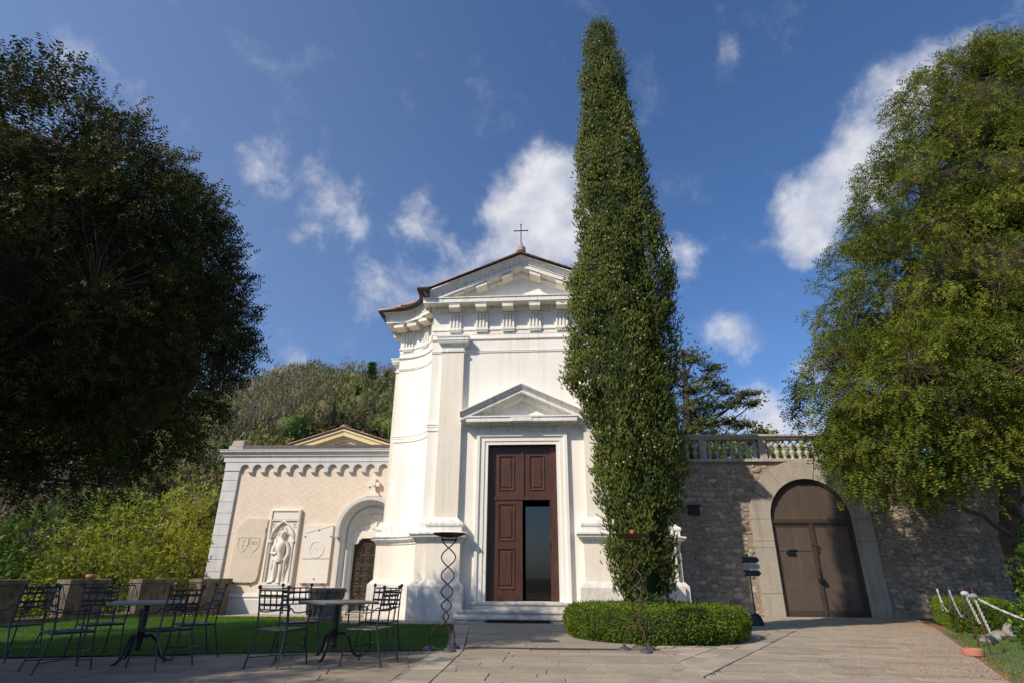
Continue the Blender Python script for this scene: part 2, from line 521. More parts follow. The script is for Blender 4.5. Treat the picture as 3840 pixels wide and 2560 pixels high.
class MB:
    """Collects shapes; build() links them as one mesh object."""

    def __init__(self):
        self.v = []
        self.f = []

    def add(self, verts, faces):
        n = len(self.v)
        self.v.extend([tuple(map(float, p)) for p in verts])
        self.f.extend([tuple(i + n for i in f) for f in faces])
        return self

    def box(self, x0, x1, y0, y1, z0, z1):
        x0, x1 = min(x0, x1), max(x0, x1)
        y0, y1 = min(y0, y1), max(y0, y1)
        z0, z1 = min(z0, z1), max(z0, z1)
        v = [(x0, y0, z0), (x1, y0, z0), (x1, y1, z0), (x0, y1, z0), (x0, y0, z1), (x1, y0, z1), (x1, y1, z1), (x0, y1, z1)]
        return self.add(v, [(0, 3, 2, 1), (4, 5, 6, 7), (0, 1, 5, 4), (1, 2, 6, 5), (2, 3, 7, 6), (3, 0, 4, 7)])

    def hexa(self, p):
        """eight corners: bottom loop 0-3, top loop 4-7"""
        return self.add(p, [(0, 3, 2, 1), (4, 5, 6, 7), (0, 1, 5, 4), (1, 2, 6, 5), (2, 3, 7, 6), (3, 0, 4, 7)])

    def bevel_box(self, x0, x1, y0, y1, z0, z1, b):
        """front (-y) face chamfered by b on its four edges"""
        v = [(x0, y1, z0), (x1, y1, z0), (x1, y1, z1), (x0, y1, z1),
             (x0, y0 + b, z0), (x1, y0 + b, z0), (x1, y0 + b, z1), (x0, y0 + b, z1),
             (x0 + b, y0, z0 + b), (x1 - b, y0, z0 + b), (x1 - b, y0, z1 - b), (x0 + b, y0, z1 - b)]
        f = [(0, 3, 2, 1), (8, 9, 10, 11)]
        for i in range(4):
            j = (i + 1) % 4
            f.append((i, j, j + 4, i + 4))
            f.append((i + 4, j + 4, j + 8, i + 8))
        return self.add(v, f)

    def tube(self, pts, rad, sides=6, closed=False):
        pts = [Vector(p) for p in pts]
        n = len(pts)
        if not hasattr(rad, '__len__'):
            rad = [rad] * n
        base = len(self.v)
        up = Vector((0, 0, 1))
        prev = None
        for i, p in enumerate(pts):
            a = pts[i - 1] if (i > 0 or closed) else p
            b = pts[(i + 1) % n] if (i < n - 1 or closed) else p
            d = (b - a).normalized()
            if prev is None:
                s = d.cross(up)
                if s.length < 1e-3:
                    s = d.cross(Vector((1, 0, 0)))
                s.normalize()
            else:
                s = prev - d * prev.dot(d)
                s.normalize()
            prev = s
            t = d.cross(s)
            for k in range(sides):
                a2 = 2 * PI * k / sides
                self.v.append(tuple(p + (s * math.cos(a2) + t * math.sin(a2)) * rad[i]))
        m = n if closed else n - 1
        for i in range(m):
            j = (i + 1) % n
            for k in range(sides):
                l = (k + 1) % sides
                self.f.append((base + i * sides + k, base + i * sides + l, base + j * sides + l, base + j * sides + k))
        if not closed:
            self.f.append(tuple(base + k for k in range(sides - 1, -1, -1)))
            self.f.append(tuple(base + (n - 1) * sides + k for k in range(sides)))
        return self

    def lathe(self, prof, segs=16, c=(0, 0, 0)):
        base = len(self.v)
        for r, z in prof:
            for k in range(segs):
                a = 2 * PI * k / segs
                self.v.append((c[0] + r * math.cos(a), c[1] + r * math.sin(a), c[2] + z))
        for i in range(len(prof) - 1):
            for k in range(segs):
                l = (k + 1) % segs
                self.f.append((base + i * segs + k, base + i * segs + l, base + (i + 1) * segs + l, base + (i + 1) * segs + k))
        self.f.append(tuple(base + k for k in range(segs - 1, -1, -1)))
        self.f.append(tuple(base + (len(prof) - 1) * segs + k for k in range(segs)))
        return self

    def ball(self, c, r, seg=8, sq=(1, 1, 1)):
        c = Vector(c)
        base = len(self.v)
        rings = max(4, seg // 2 + 1)
        self.v.append((c.x, c.y, c.z - r * sq[2]))
        for i in range(1, rings):
            t = PI * i / rings
            for k in range(seg):
                a = 2 * PI * k / seg
                self.v.append((c.x + r * sq[0] * math.sin(t) * math.cos(a), c.y + r * sq[1] * math.sin(t) * math.sin(a), c.z - r * sq[2] * math.cos(t)))
        self.v.append((c.x, c.y, c.z + r * sq[2]))
        top = len(self.v) - 1
        for k in range(seg):
            l = (k + 1) % seg
            self.f.append((base, base + 1 + l, base + 1 + k))
            for i in range(rings - 2):
                a0 = base + 1 + i * seg
                self.f.append((a0 + k, a0 + l, a0 + seg + l, a0 + seg + k))
            a0 = base + 1 + (rings - 2) * seg
            self.f.append((a0 + k, a0 + l, top))
        return self

    def prism(self, poly, h0, h1, mp):
        """polygon (2D, any order) extruded between h0 and h1; mp(p, h) -> 3D"""
        n = len(poly)
        v = [mp(p, h0) for p in poly] + [mp(p, h1) for p in poly]
        f = [tuple(range(n - 1, -1, -1)), tuple(range(n, 2 * n))]
        for i in range(n):
            j = (i + 1) % n
            f.append((i, j, n + j, n + i))
        return self.add(v, f)

    def sweep(self, path, prof, mp, closed=False, caps=False):
        """profile [(outward offset, height)] along a 2D path with mitred corners; outward is the left of travel (-dy, dx)"""
        n = len(path)
        P = [Vector(p).to_2d() for p in path]
        nrm = []
        for i in range(n):
            ds = []
            if i > 0 or closed:
                ds.append((P[i] - P[i - 1]).normalized())
            if i < n - 1 or closed:
                ds.append((P[(i + 1) % n] - P[i]).normalized())
            ns = [Vector((-d.y, d.x)) for d in ds]
            if len(ns) == 1:
                nrm.append(ns[0])
            else:
                s = ns[0] + ns[1]
                if s.length < 1e-4:
                    nrm.append(ns[0])
                else:
                    s.normalize()
                    nrm.append(s / max(0.35, s.dot(ns[0])))
        base = len(self.v)
        m = len(prof)
        for i in range(n):
            for o, h in prof:
                q = P[i] + nrm[i] * o
                self.v.append(tuple(mp((q.x, q.y), h)))
        for i in range(n if closed else n - 1):
            j = (i + 1) % n
            for k in range(m - 1):
                self.f.append((base + i * m + k, base + j * m + k, base + j * m + k + 1, base + i * m + k + 1))
        if caps and not closed:
            self.f.append(tuple(base + k for k in range(m)))
            self.f.append(tuple(base + (n - 1) * m + k for k in range(m - 1, -1, -1)))
        return self

    def mesh(self, name, mat, smooth=True, ang=32):
        me = bpy.data.meshes.new(name)
        me.from_pydata(self.v, [], self.f)
        me.materials.append(M[mat] if isinstance(mat, str) else mat)
        if smooth:
            me.polygons.foreach_set('use_smooth', [True] * len(me.polygons))
            me.set_sharp_from_angle(angle=R(ang))
        me.update()
        return me

    def build(self, name, mat, parent=None, smooth=True, ang=32):
        return link(bpy.data.objects.new(name, self.mesh(name, mat, smooth, ang)), parent)


def np_mesh(name, V, T, mat, parent=None, tint=None, smooth=None):
    """big triangle mesh from numpy arrays, with an optional per-face 'tint'"""
    V = np.asarray(V, np.float32)
    T = np.asarray(T, np.int32)
    me = bpy.data.meshes.new(name)
    me.vertices.add(len(V))
    me.vertices.foreach_set('co', V.ravel())
    me.loops.add(T.size)
    me.loops.foreach_set('vertex_index', T.ravel())
    me.polygons.add(len(T))
    me.polygons.foreach_set('loop_start', np.arange(0, T.size, 3, dtype=np.int32))
    if tint is not None:
        a = me.attributes.new('tint', 'FLOAT', 'FACE')
        a.data.foreach_set('value', np.asarray(tint, np.float32))
    if smooth is not None:
        me.polygons.foreach_set('use_smooth', smooth)
    me.update(calc_edges=True)
    me.materials.append(M[mat] if isinstance(mat, str) else mat)
    return link(bpy.data.objects.new(name, me), parent)


def unit(a):
    return a / np.maximum(1e-9, np.linalg.norm(a, axis=-1, keepdims=True))


def scatter(tv, tf, C, D, S, tint):
    """copies a small template (its axis along +X) to each centre C, pointed along D with a random roll, size S; returns V, T, tints"""
    N = len(C)
    D = unit(D)
    A = unit(np.cross(D, RNG.normal(size=(N, 3))))
    B = np.cross(D, A)
    tv = np.asarray(tv, float)
    tf = np.asarray(tf, int)
    S = np.broadcast_to(np.asarray(S, float), (N,))
    V = C[:, None, :] + S[:, None, None] * (tv[None, :, 0:1] * D[:, None, :] + tv[None, :, 1:2] * A[:, None, :] + tv[None, :, 2:3] * B[:, None, :])
    T = tf[None] + (np.arange(N) * len(tv))[:, None, None]
    return V.reshape(-1, 3), T.reshape(-1, 3), np.repeat(tint, len(tf))


def join_np(parts):
    Vs, Ts, Ks, n = [], [], [], 0
    for V, T, k in parts:
        Vs.append(V)
        Ts.append(T + n)
        Ks.append(k)
        n += len(V)
    return np.concatenate(Vs), np.concatenate(Ts), np.concatenate(Ks)


def tpl_spray(pairs=5, w=.10, spread=.38, lift=.06):
    """flat needle spray along +X, length 1"""
    v, f = [], []
    for i in range(pairs):
        x = .05 + .75 * i / max(1, pairs - 1)
        L = spread * (1 - .35 * i / pairs)
        for s in (-1, 1):
            n = len(v)
            v += [(x, 0, 0), (x + w * 1.6, 0, 0), (x + L * .75, s * L, lift * (1 if i % 2 else -1))]
            f.append((n, n + 1, n + 2))
    n = len(v)
    v += [(.8, -w * .6, 0), (.8, w * .6, 0), (1.1, 0, 0)]
    f.append((n, n + 1, n + 2))
    return v, f


def tpl_tuft(k=6, w=.2, spread=.45, seed=1):
    """brush of pointed blades round +X"""
    r = random.Random(seed)
    v, f = [], []
    for i in range(k):
        a = 2 * PI * (i + r.random() * .5) / k
        t = spread * (.4 + .6 * r.random())
        d = Vector((math.cos(t), math.sin(t) * math.cos(a), math.sin(t) * math.sin(a)))
        s = d.cross(Vector((r.random() - .5, r.random() - .5, r.random() - .5))).normalized() * w * .5
        b0 = d * .02
        L = .75 + .35 * r.random()
        n = len(v)
        mid = d * L * .45
        v += [tuple(b0), tuple(mid - s), tuple(mid + s), tuple(d * L)]
        f += [(n, n + 1, n + 2), (n + 1, n + 3, n + 2)]
    return v, f


def tpl_needles(k=5, w=.16, spread=.6, seed=1):
    """a few single-triangle needles fanned round +X"""
    r = random.Random(seed)
    v, f = [], []
    for i in range(k):
        a = 2 * PI * (i + r.random() * .5) / k
        t = spread * (.3 + .7 * r.random())
        d = Vector((math.cos(t), math.sin(t) * math.cos(a), math.sin(t) * math.sin(a)))
        s = d.cross(Vector((r.random() - .5, r.random() - .5, r.random() - .5))).normalized() * w * .5
        o = Vector((.35 * i / k, 0, 0))
        n = len(v)
        v += [tuple(o - s), tuple(o + s), tuple(o + d * (.7 + .3 * r.random()))]
        f.append((n, n + 1, n + 2))
    return v, f


def tpl_leaves(k=5, w=.42, seed=2, spread=1.0):
    """a few broad leaves along and around a twig"""
    r = random.Random(seed)
    v, f = [], []
    for i in range(k):
        x0 = .8 * i / k
        d = Vector((.5 + .4 * r.random(), (r.random() - .5) * 2 * spread, (r.random() - .5) * 2 * spread)).normalized()
        s = d.cross(Vector((r.random() - .5, r.random() - .5, r.random() - .5))).normalized()
        L = .42 + .2 * r.random()
        o = Vector((x0, 0, 0))
        n = len(v)
        v += [tuple(o), tuple(o + d * L * .5 + s * L * w * .5), tuple(o + d * L), tuple(o + d * L * .5 - s * L * w * .5)]
        f += [(n, n + 1, n + 2), (n, n + 2, n + 3)]
    return v, f


def tubes_np(segs, sides=4):
    """many tapered poly-line tubes at once: segs = list of (points Kx3, radii K); returns V, T"""
    Vs, Ts, n = [], [], 0
    ang = np.arange(sides) * 2 * PI / sides
    for P, r in segs:
        P = np.asarray(P, float)
        r = np.asarray(r, float)
        K_ = len(P)
        D = np.gradient(P, axis=0)
        D = unit(D)
        ref = np.where(np.abs(D[:, 2:3]) > .9, np.array([[1., 0, 0]]), np.array([[0, 0, 1.]]))
        A = unit(np.cross(D, ref))
        B = np.cross(D, A)
        V = P[:, None] + r[:, None, None] * (np.cos(ang)[None, :, None] * A[:, None] + np.sin(ang)[None, :, None] * B[:, None])
        i = np.arange(K_ - 1)[:, None] * sides
        k = np.arange(sides)[None]
        k2 = (k + 1) % sides
        a, b, c, d = i + k, i + k2, i + sides + k2, i + sides + k
        T = np.concatenate([np.stack([a, b, c], -1).reshape(-1, 3), np.stack([a, c, d], -1).reshape(-1, 3)])
        Vs.append(V.reshape(-1, 3))
        Ts.append(T + n)
        n += K_ * sides
    return np.concatenate(Vs), np.concatenate(Ts)


def curve(p0, p1, bend, n=5):
    """bent line from p0 to p1; bend is the mid-point offset"""
    p0, p1, bend = np.asarray(p0, float), np.asarray(p1, float), np.asarray(bend, float)
    t = np.linspace(0, 1, n)[:, None]
    return p0 * (1 - t) + p1 * t + bend * (4 * t * (1 - t))


def smooth01(t):
    t = max(0.0, min(1.0, t))
    return t * t * (3 - 2 * t)


def gz(y):
    """level of the terrace: flat near the lens, 12 cm lower at the walls behind"""
    return -0.12 * smooth01((y - 14.2) / 4.2)

# ================================================================== CHURCH
CH_LOC = (-0.55, 16.39, 0.0)
CH_RZ = R(-1.4)
church = thing('church', 'white baroque church with pediment, tall brown door and concave corner walls', 'church', CH_LOC, CH_RZ)
mpz = lambda p, h: (p[0], p[1], h)             # plan path, height
mpv = lambda p, h: (p[0], h, p[1])             # elevation path (u, z), depth v


def arc_pts(side, n=14):
    """concave corner in plan, from the front corner back to the side wall (side -1 = the one left of the door)"""
    out = []
    for i in range(n + 1):
        a = PI / 2 * i / n
        out.append((side * (4.25 - 1.45 * math.cos(a)), 1.52 * math.sin(a)))
    return out


LP = [(-1.78, 0.0)] + arc_pts(-1) + [(-4.25, 9.0)]                      # from the pilaster round the corner to the back
RP = [(-x, y) for x, y in LP][::-1]
FULL = RP[:-1] + LP[1:]


def both(name, mat, prof, parent=church, lp=None, **kw):
    a = MB().sweep(lp or LP, prof, mpz)
    o1 = a.build(name, mat, parent, **kw)
    b_ = MB().sweep([(-x, y) for x, y in (lp or LP)][::-1], prof, mpz)
    return o1, b_.build(name, mat, parent, **kw)


# walls: the two concave corners with side walls, and the front with its door opening
both('wall', 'plaster', [(0, -.4), (0, 9.0)])
m = MB()
for x0, x1, z0, z1 in ((-1.80, -.98, -.4, 8.95), (.98, 1.80, -.4, 8.95), (-.98, .98, 4.55, 8.95)):
    m.add([(x0, 0, z0), (x1, 0, z0), (x1, 0, z1), (x0, 0, z1)], [(0, 1, 2, 3)])
m.add([(-.98, 0, -.4), (-.98, .32, -.4), (-.98, .32, 4.55), (-.98, 0, 4.55)], [(0, 1, 2, 3)])
m.add([(.98, 0, -.4), (.98, .32, -.4), (.98, .32, 4.55), (.98, 0, 4.55)], [(3, 2, 1, 0)])
m.add([(-.98, 0, 4.55), (-.98, .32, 4.55), (.98, .32, 4.55), (.98, 0, 4.55)], [(0, 1, 2, 3)])
m.build('front_wall', 'plaster', church)
# dim room behind the door
m = MB()
m.add([(-2.6, .34, .38), (2.6, .34, .38), (2.6, 6, .38), (-2.6, 6, .38), (-2.6, .34, 5.2), (2.6, .34, 5.2), (2.6, 6, 5.2), (-2.6, 6, 5.2)],
      [(0, 1, 2, 3), (4, 7, 6, 5), (0, 3, 7, 4), (1, 5, 6, 2), (3, 2, 6, 7)])
m.build('interior', 'interior', church, smooth=False)
m = MB()
m.add([(-4.25, 9, -.4), (4.25, 9, -.4), (4.25, 9, 9), (-4.25, 9, 9)], [(0, 3, 2, 1)])
m.build('back_wall', 'plaster', church)

# pedestal course on the concave corners: plinth, die, string cornice, base band
PLINTH = [(.25, -.4), (.25, .78), (.235, .80), (.20, .84), (.17, .88), (.13, .90), (.12, .92)]
DIE = [(.12, .92), (.12, 1.86), (.135, 1.87)]
STRING = [(.12, 1.86), (.15, 1.88), (.16, 1.94), (.22, 1.99), (.27, 2.01), (.27, 2.06), (.31, 2.075), (.31, 2.11), (.02, 2.14)]
BASE = [(.085, 2.12), (.085, 2.40), (.06, 2.42), (.045, 2.45), (.0, 2.47)]
LPP = [(-2.5, 0.0)] + LP[1:]
both('plinth', 'plinth', PLINTH, lp=LPP)
both('pedestal_die', 'plaster_warm', DIE, lp=LPP)
both('string_cornice', 'trim', STRING, lp=LPP)
both('base_band', 'trim', BASE, lp=LPP)
both('mid_band', 'plaster', [(0, 4.98), (.025, 4.985), (.025, 5.08), (.035, 5.09), (.035, 5.15), (.05, 5.16), (.05, 5.20), (0, 5.21)])

# pilasters with pedestals: one each side of the door, one on each side wall
PIL = [[(-1.78, 0), (-1.78, -.17), (-2.45, -.17), (-2.45, .02)], [(2.45, .02), (2.45, -.17), (1.78, -.17), (1.78, 0)],
       [(-4.25, 1.66), (-4.40, 1.66), (-4.40, 2.34), (-4.25, 2.34)], [(4.25, 2.34), (4.40, 2.34), (4.40, 1.66), (4.25, 1.66)]]
for q, path in enumerate(PIL):
    e = .02 if q > 1 else .0
    m = MB().sweep(path, [(0, 2.46), (0, 7.46)], mpz)
    pil = m.build('pilaster', 'plaster_warm', church)
    MB().sweep(path, [(.15, 2.13), (.15, 2.26), (.165, 2.27), (.185, 2.31), (.185, 2.35), (.165, 2.39), (.12, 2.405), (.12, 2.425), (.075, 2.44), (.06, 2.47), (.025, 2.49), (0, 2.52)], mpz).build('base', 'trim', pil)
    MB().sweep(path, [(0, 7.40), (.035, 7.42), (.035, 7.47), (.0, 7.48), (.0, 7.58), (.03, 7.60), (.06, 7.63), (.11, 7.68), (.13, 7.72), (.13, 7.75), (.15, 7.755), (.15, 7.84), (.17, 7.85), (.17, 7.885), (0, 7.89)], mpz).build('capital', 'trim', pil)
    pp = [(-1.66, 0), (-1.66, -.29), (-2.57, -.29), (-2.57, 0)] if q == 0 else [(2.57, 0), (2.57, -.29), (1.66, -.29), (1.66, 0)] if q == 1 else \
         [(-4.25, 1.56), (-4.50, 1.56), (-4.50, 2.44), (-4.25, 2.44)] if q == 2 else [(4.25, 2.44), (4.50, 2.44), (4.50, 1.56), (4.25, 1.56)]
    s = .0 if q < 2 else .02
    ped = MB().sweep(pp, [(s, .9), (s, 1.86)], mpz).build('pedestal', 'plaster_warm', church)
    MB().sweep(pp, [(.13 + s, -.4), (.13 + s, .45), (.125 + s, .455), (.125 + s, .462), (.13 + s, .467), (.13 + s, .77), (.115 + s, .79), (.08 + s, .83), (.05 + s, .87), (.02 + s, .89), (0, .91)], mpz).build('plinth', 'plinth', ped)
    MB().sweep(pp, [(0, 1.85), (.03, 1.87), (.04, 1.93), (.10, 1.98), (.15, 2.005), (.15, 2.055), (.19, 2.07), (.19, 2.11), (.0, 2.145)], mpz).build('cornice', 'trim', ped)

# entablature all round: every moulding lies between the wall line and the eaves line
EAVE = .93


def eave_arc(side, n=14):
    return [(side * (4.35 - 1.15 * math.cos(PI / 2 * i / n)), -.38 + 1.08 * math.sin(PI / 2 * i / n)) for i in range(n + 1)]


WL_ = [(-1.0, 0.0), (-2.8, 0.0)] + arc_pts(-1) + [(-4.25, 1.52), (-4.25, 9.0)]
OL_ = [(-1.0, -.70), (-3.2, -.70)] + eave_arc(-1) + [(-4.87, .74), (-4.87, 9.0)]
WL_[-2] = (-4.2505, 1.5205)
mir = lambda L: [(-x, y) for x, y in L][::-1]


def paired(name, mat, prof, parts='full'):
    for W_, O_ in ([(mir(WL_) + WL_, mir(OL_) + OL_)] if parts == 'full' else [(WL_[1:], OL_[1:]), (mir(WL_[1:]), mir(OL_[1:]))]):
        m = MB()
        k = len(prof)
        for (wx, wy_), (ox, oy) in zip(W_, O_):
            for off, z_ in prof:
                f = off / EAVE
                m.v.append((wx + (ox - wx) * f, wy_ + (oy - wy_) * f, z_))
        for i in range(len(W_) - 1):
            for j in range(k - 1):
                m.f.append((i * k + j, (i + 1) * k + j, (i + 1) * k + j + 1, i * k + j + 1))
        m.build(name, mat, church)


paired('architrave', 'plaster', [(0, 7.41), (.035, 7.44), (.035, 7.475), (.05, 7.48), (.05, 7.50), (.015, 7.51), (.015, 7.83), (.06, 7.85), (.075, 7.87), (.075, 7.895), (.03, 7.905), (.03, 8.03), (.04, 8.035), (.04, 8.155), (.08, 8.165), (.08, 8.215), (.035, 8.225)])
paired('frieze', 'plaster', [(.035, 8.22), (.035, 8.76)])
paired('cornice', 'trim', [(.035, 8.74), (.06, 8.76), (.06, 8.79), (.10, 8.82), (.13, 8.87), (.16, 8.875), (.16, 8.955), (.64, 8.955), (.64, 8.945), (.66, 8.945), (.66, 9.075), (.70, 9.09), (.70, 9.12), (.0, 9.15)])
SIMA = [(.64, 9.11), (.69, 9.125), (.70, 9.16), (.715, 9.20), (.75, 9.245), (.80, 9.275), (.82, 9.30), (.86, 9.305), (.86, 9.345), (.3, 9.36)]
paired('cyma', 'trim', SIMA, 'sides')


def frame_at(path, s):
    """point, tangent and outward normal at distance s along a plan path"""
    P = [Vector(p) for p in path]
    for a, b in zip(P, P[1:]):
        d = (b - a).length
        if s <= d:
            t = (b - a) / d
            return a + t * s, t, Vector((-t.y, t.x))
        s -= d
    return P[-1], t, Vector((-t.y, t.x))


def placed(mb, org, t, n):
    """mesh built in (along, outward, up) moved to a station on the wall"""
    mb.v = [(org.x + t.x * a + n.x * o, org.y + t.y * a + n.y * o, z) for a, o, z in mb.v]
    return mb


def modillion_mb():
    m = MB()
    m.hexa([(-.17, .15, 8.765), (.17, .15, 8.765), (.17, .60, 8.79), (-.17, .60, 8.79), (-.17, .15, 8.93), (.17, .15, 8.93), (.17, .60, 8.93), (-.17, .60, 8.93)])
    m.hexa([(-.19, .14, 8.905), (.19, .14, 8.905), (.19, .625, 8.905), (-.19, .625, 8.905), (-.19, .14, 8.95), (.19, .14, 8.95), (.19, .625, 8.95), (-.19, .625, 8.95)])
    return m


def triglyph_mb():
    m = MB()
    w = .185
    m.box(-w, w, .03, .05, 8.225, 8.745)
    m.box(-w - .015, w + .015, .03, .105, 8.70, 8.748)
    for i in range(4):                                   # upright bars that leave three grooves
        x = -w + i * .1083
        m.box(x, x + .045, .045, .098, 8.228, 8.70)
    m.box(-w - .015, w + .015, .06, .105, 8.165, 8.228)
    m.box(-w, w, .035, .092, 8.138, 8.166)
    for i in range(6):
        x = -w + .028 + i * .063
        m.hexa([(x - .022, .036, 8.095), (x + .022, .036, 8.095), (x + .022, .09, 8.095), (x - .022, .09, 8.095), (x - .012, .036, 8.139), (x + .012, .036, 8.139), (x + .012, .078, 8.139), (x - .012, .078, 8.139)])
    return m


for u in (-2.10, -1.26, -.42, .42, 1.26, 2.10):
    o, t, n = Vector((u, 0)), Vector((-1, 0)), Vector((0, -1))
    mm = modillion_mb()
    mm.v = [(a_, o_ * .70 / EAVE, z_) for a_, o_, z_ in mm.v]
    placed(mm, o, t, n).build('modillion', 'plaster_warm', church, smooth=False)
    placed(triglyph_mb(), o, t, n).build('triglyph', 'plaster', church, smooth=False)
for side in (-1, 1):
    wa, oa = arc_pts(side, 40), eave_arc(side, 40)
    def station(q):
        i = min(39, int(q * 40))
        f = q * 40 - i
        w = Vector(wa[i]).lerp(Vector(wa[i + 1]), f)
        o = Vector(oa[i]).lerp(Vector(oa[i + 1]), f)
        return w, (o - w)
    for q in (.12, .42, .72, .97):
        w, d = station(q)
        n = d.normalized()
        mm = modillion_mb()
        mm.v = [(a_, o_ * d.length / EAVE, z_) for a_, o_, z_ in mm.v]
        placed(mm, w, Vector((n.y, -n.x)), n).build('modillion', 'plaster_warm', church, smooth=False)
    for q in (.20, .52, .88):
        w, d = station(q)
        t_ = (Vector(wa[min(40, int(q * 40) + 1)]) - Vector(wa[int(q * 40)])).normalized()
        n = Vector((-t_.y, t_.x)) * (1 if side < 0 else -1)
        placed(triglyph_mb(), w, t_, n).build('triglyph', 'plaster', church, smooth=False)
    for vv in (2.0, 3.1, 4.2):
        mm = modillion_mb()
        mm.v = [(a_, o_ * .67, z_) for a_, o_, z_ in mm.v]
        placed(mm, Vector((side * 4.25, vv)), Vector((0, 1)) * (-side), Vector((side, 0))).build('modillion', 'plaster_warm', church, smooth=False)

# pediment: raking cornice, tympanum, raking modillions
RK = [(-2.87, 9.335), (0, 10.50), (2.87, 9.335)]
SL = (10.50 - 9.335) / 2.87


def rake(path, prof, mp=mpv):
    """raking moulding: profile [(depth below the top line, v)]"""
    m = MB()
    n = len(prof)
    for u, z in path:
        for d, v in prof:
            m.v.append((u, v, z - d * 1.08))
    for i in range(len(path) - 1):
        for k in range(n - 1):
            m.f.append((i * n + k, (i + 1) * n + k, (i + 1) * n + k + 1, i * n + k + 1))
    m.f.append(tuple(range(n)))
    m.f.append(tuple((len(path) - 1) * n + k for k in range(n - 1, -1, -1)))
    return m


rake(RK, [(0, 0), (0, -.66), (.035, -.66), (.04, -.635), (.065, -.62), (.10, -.58), (.14, -.55), (.17, -.53), (.175, -.52), (.20, -.52), (.205, -.49), (.33, -.49), (.33, -.47), (.32, -.47), (.32, -.16), (.39, -.155), (.40, -.12), (.44, -.10), (.47, -.06), (.50, -.06), (.50, 0)]).build('raking_cornice', 'trim', church)
m = MB().add([(-2.3, -.035, 9.10), (2.3, -.035, 9.10), (0, -.035, 10.05)], [(0, 1, 2)])
m.build('tympanum', 'plaster', church)
for u in (-2.0, -1.26, -.44, .44, 1.26, 2.0):
    zt = 10.50 - abs(u) * SL - .345
    sg = -1 if u > 0 else 1
    h = .17 if abs(u) < 1.9 else .10
    b0, b1 = zt - .17 * SL * sg, zt + .17 * SL * sg
    MB().hexa([(u - .17, -.45, b0 - h + .04), (u + .17, -.45, b1 - h + .04), (u + .17, -.1, b1 - h), (u - .17, -.1, b0 - h), (u - .17, -.45, b0), (u + .17, -.45, b1), (u + .17, -.1, b1), (u - .17, -.1, b0)]).build('modillion', 'plaster_warm', church, smooth=False)

# roof, flashing, tiles, gutter
m = MB()
edge = [(-2.87, -.70, 9.40)] + [(w[0] + (o[0] - w[0]) * .9, w[1] + (o[1] - w[1]) * .9, 9.40) for w, o in zip(WL_[2:], OL_[2:])]
for sgn in (-1, 1):
    base = len(m.v)
    for x, y, z in edge:
        m.v.append((x if sgn < 0 else -x, y, 9.40))
        m.v.append((0, max(-.80, y - .2), 10.545))
    for i in range(len(edge) - 1):
        a = base + 2 * i
        m.f.append((a, a + 1, a + 3, a + 2))
m.build('roof', 'tile', church)
for sgn in (-1, 1):
    MB().hexa([(sgn * 2.92, -.675, 9.335), (0, -.675, 10.515), (0, -.5, 10.515), (sgn * 2.92, -.5, 9.335), (sgn * 2.92, -.675, 9.375), (0, -.675, 10.56), (0, -.5, 10.56), (sgn * 2.92, -.5, 9.375)]).build('flashing', 'gutter', church, smooth=False)
tile_mb = MB()
ring = 6
for i in range(ring + 1):
    a = PI * i / ring
    for (xx, rr) in ((0, .085), (.30, .072)):
        tile_mb.v.append((xx, -rr * math.cos(a), rr * .75 * math.sin(a) + (0.02 if xx == 0 else 0)))
        tile_mb.v.append((xx, -(rr - .014) * math.cos(a), (rr - .014) * .75 * math.sin(a) + (0.02 if xx == 0 else 0)))
for i in range(ring):
    a, b = 4 * i, 4 * (i + 1)
    tile_mb.f += [(a, b, b + 2, a + 2), (a + 1, a + 3, b + 3, b + 1), (a, a + 1, b + 1, b)]
tile_me = tile_mb.mesh('roof_tile', 'tile')
rt = random.Random(3)
ca = math.atan(SL)
for sgn in (-1, 1):
    for row in range(2):
        for i in range(12):
            d = .04 + i * .235
            o = bpy.data.objects.new('roof_tile', tile_me)
            o.location = (sgn * (2.9 - d), -.575 + row * .20, 9.395 + d * SL + .005)
            # local +x runs up the slope
            o.rotation_euler = (0, -ca + rt.uniform(-.02, .02), 0) if sgn < 0 else (0, -ca + rt.uniform(-.02, .02), PI)
            link(o, church)
GUT = [(-2.86, -.70, 9.33)] + [(x, y, 9.33) for x, y in OL_[1:]]
for sgn in (-1, 1):
    pts = [(x * (1 if sgn < 0 else -1), y, z) for x, y, z in GUT]
    MB().tube(pts, .085, 8).build('gutter', 'gutter', church)
# eave tiles above the concave gutters
for sgn in (-1, 1):
    path = GUT[2:16]
    for i in range(3, len(path) - 1):
        a, b = Vector(path[i]), Vector(path[i + 1])
        mid = (a + b) / 2
        dirn = Vector((0 - mid.x, 1.5, 0)).normalized()
        o = bpy.data.objects.new('roof_tile', tile_me)
        o.location = ((mid.x + dirn.x * .02) * (1 if sgn < 0 else -1), mid.y + dirn.y * .02, 9.41)
        ang = math.atan2(dirn.y, dirn.x * (1 if sgn < 0 else -1))
        o.rotation_euler = (0, -.2, ang)
        link(o, church)
# finial with iron cross
fin = MB().lathe([(.16, 10.50), (.16, 10.62), (.12, 10.64), (.12, 10.70), (.155, 10.72), (.15, 10.86), (.10, 10.89), (.06, 10.98), (.05, 11.05), (.02, 11.06)], 10, (0, -.45, 0)).build('finial', 'old_stone', church)
m = MB()
m.tube([(0, -.45, 11.0), (0, -.45, 11.74)], .018, 6)
m.tube([(-.21, -.45, 11.52), (.21, -.45, 11.52)], .018, 6)
for p in ((0, -.45, 11.75), (-.215, -.45, 11.52), (.215, -.45, 11.52)):
    m.ball(p, .028, 6)
m.build('iron_cross', 'rust_dark', fin)

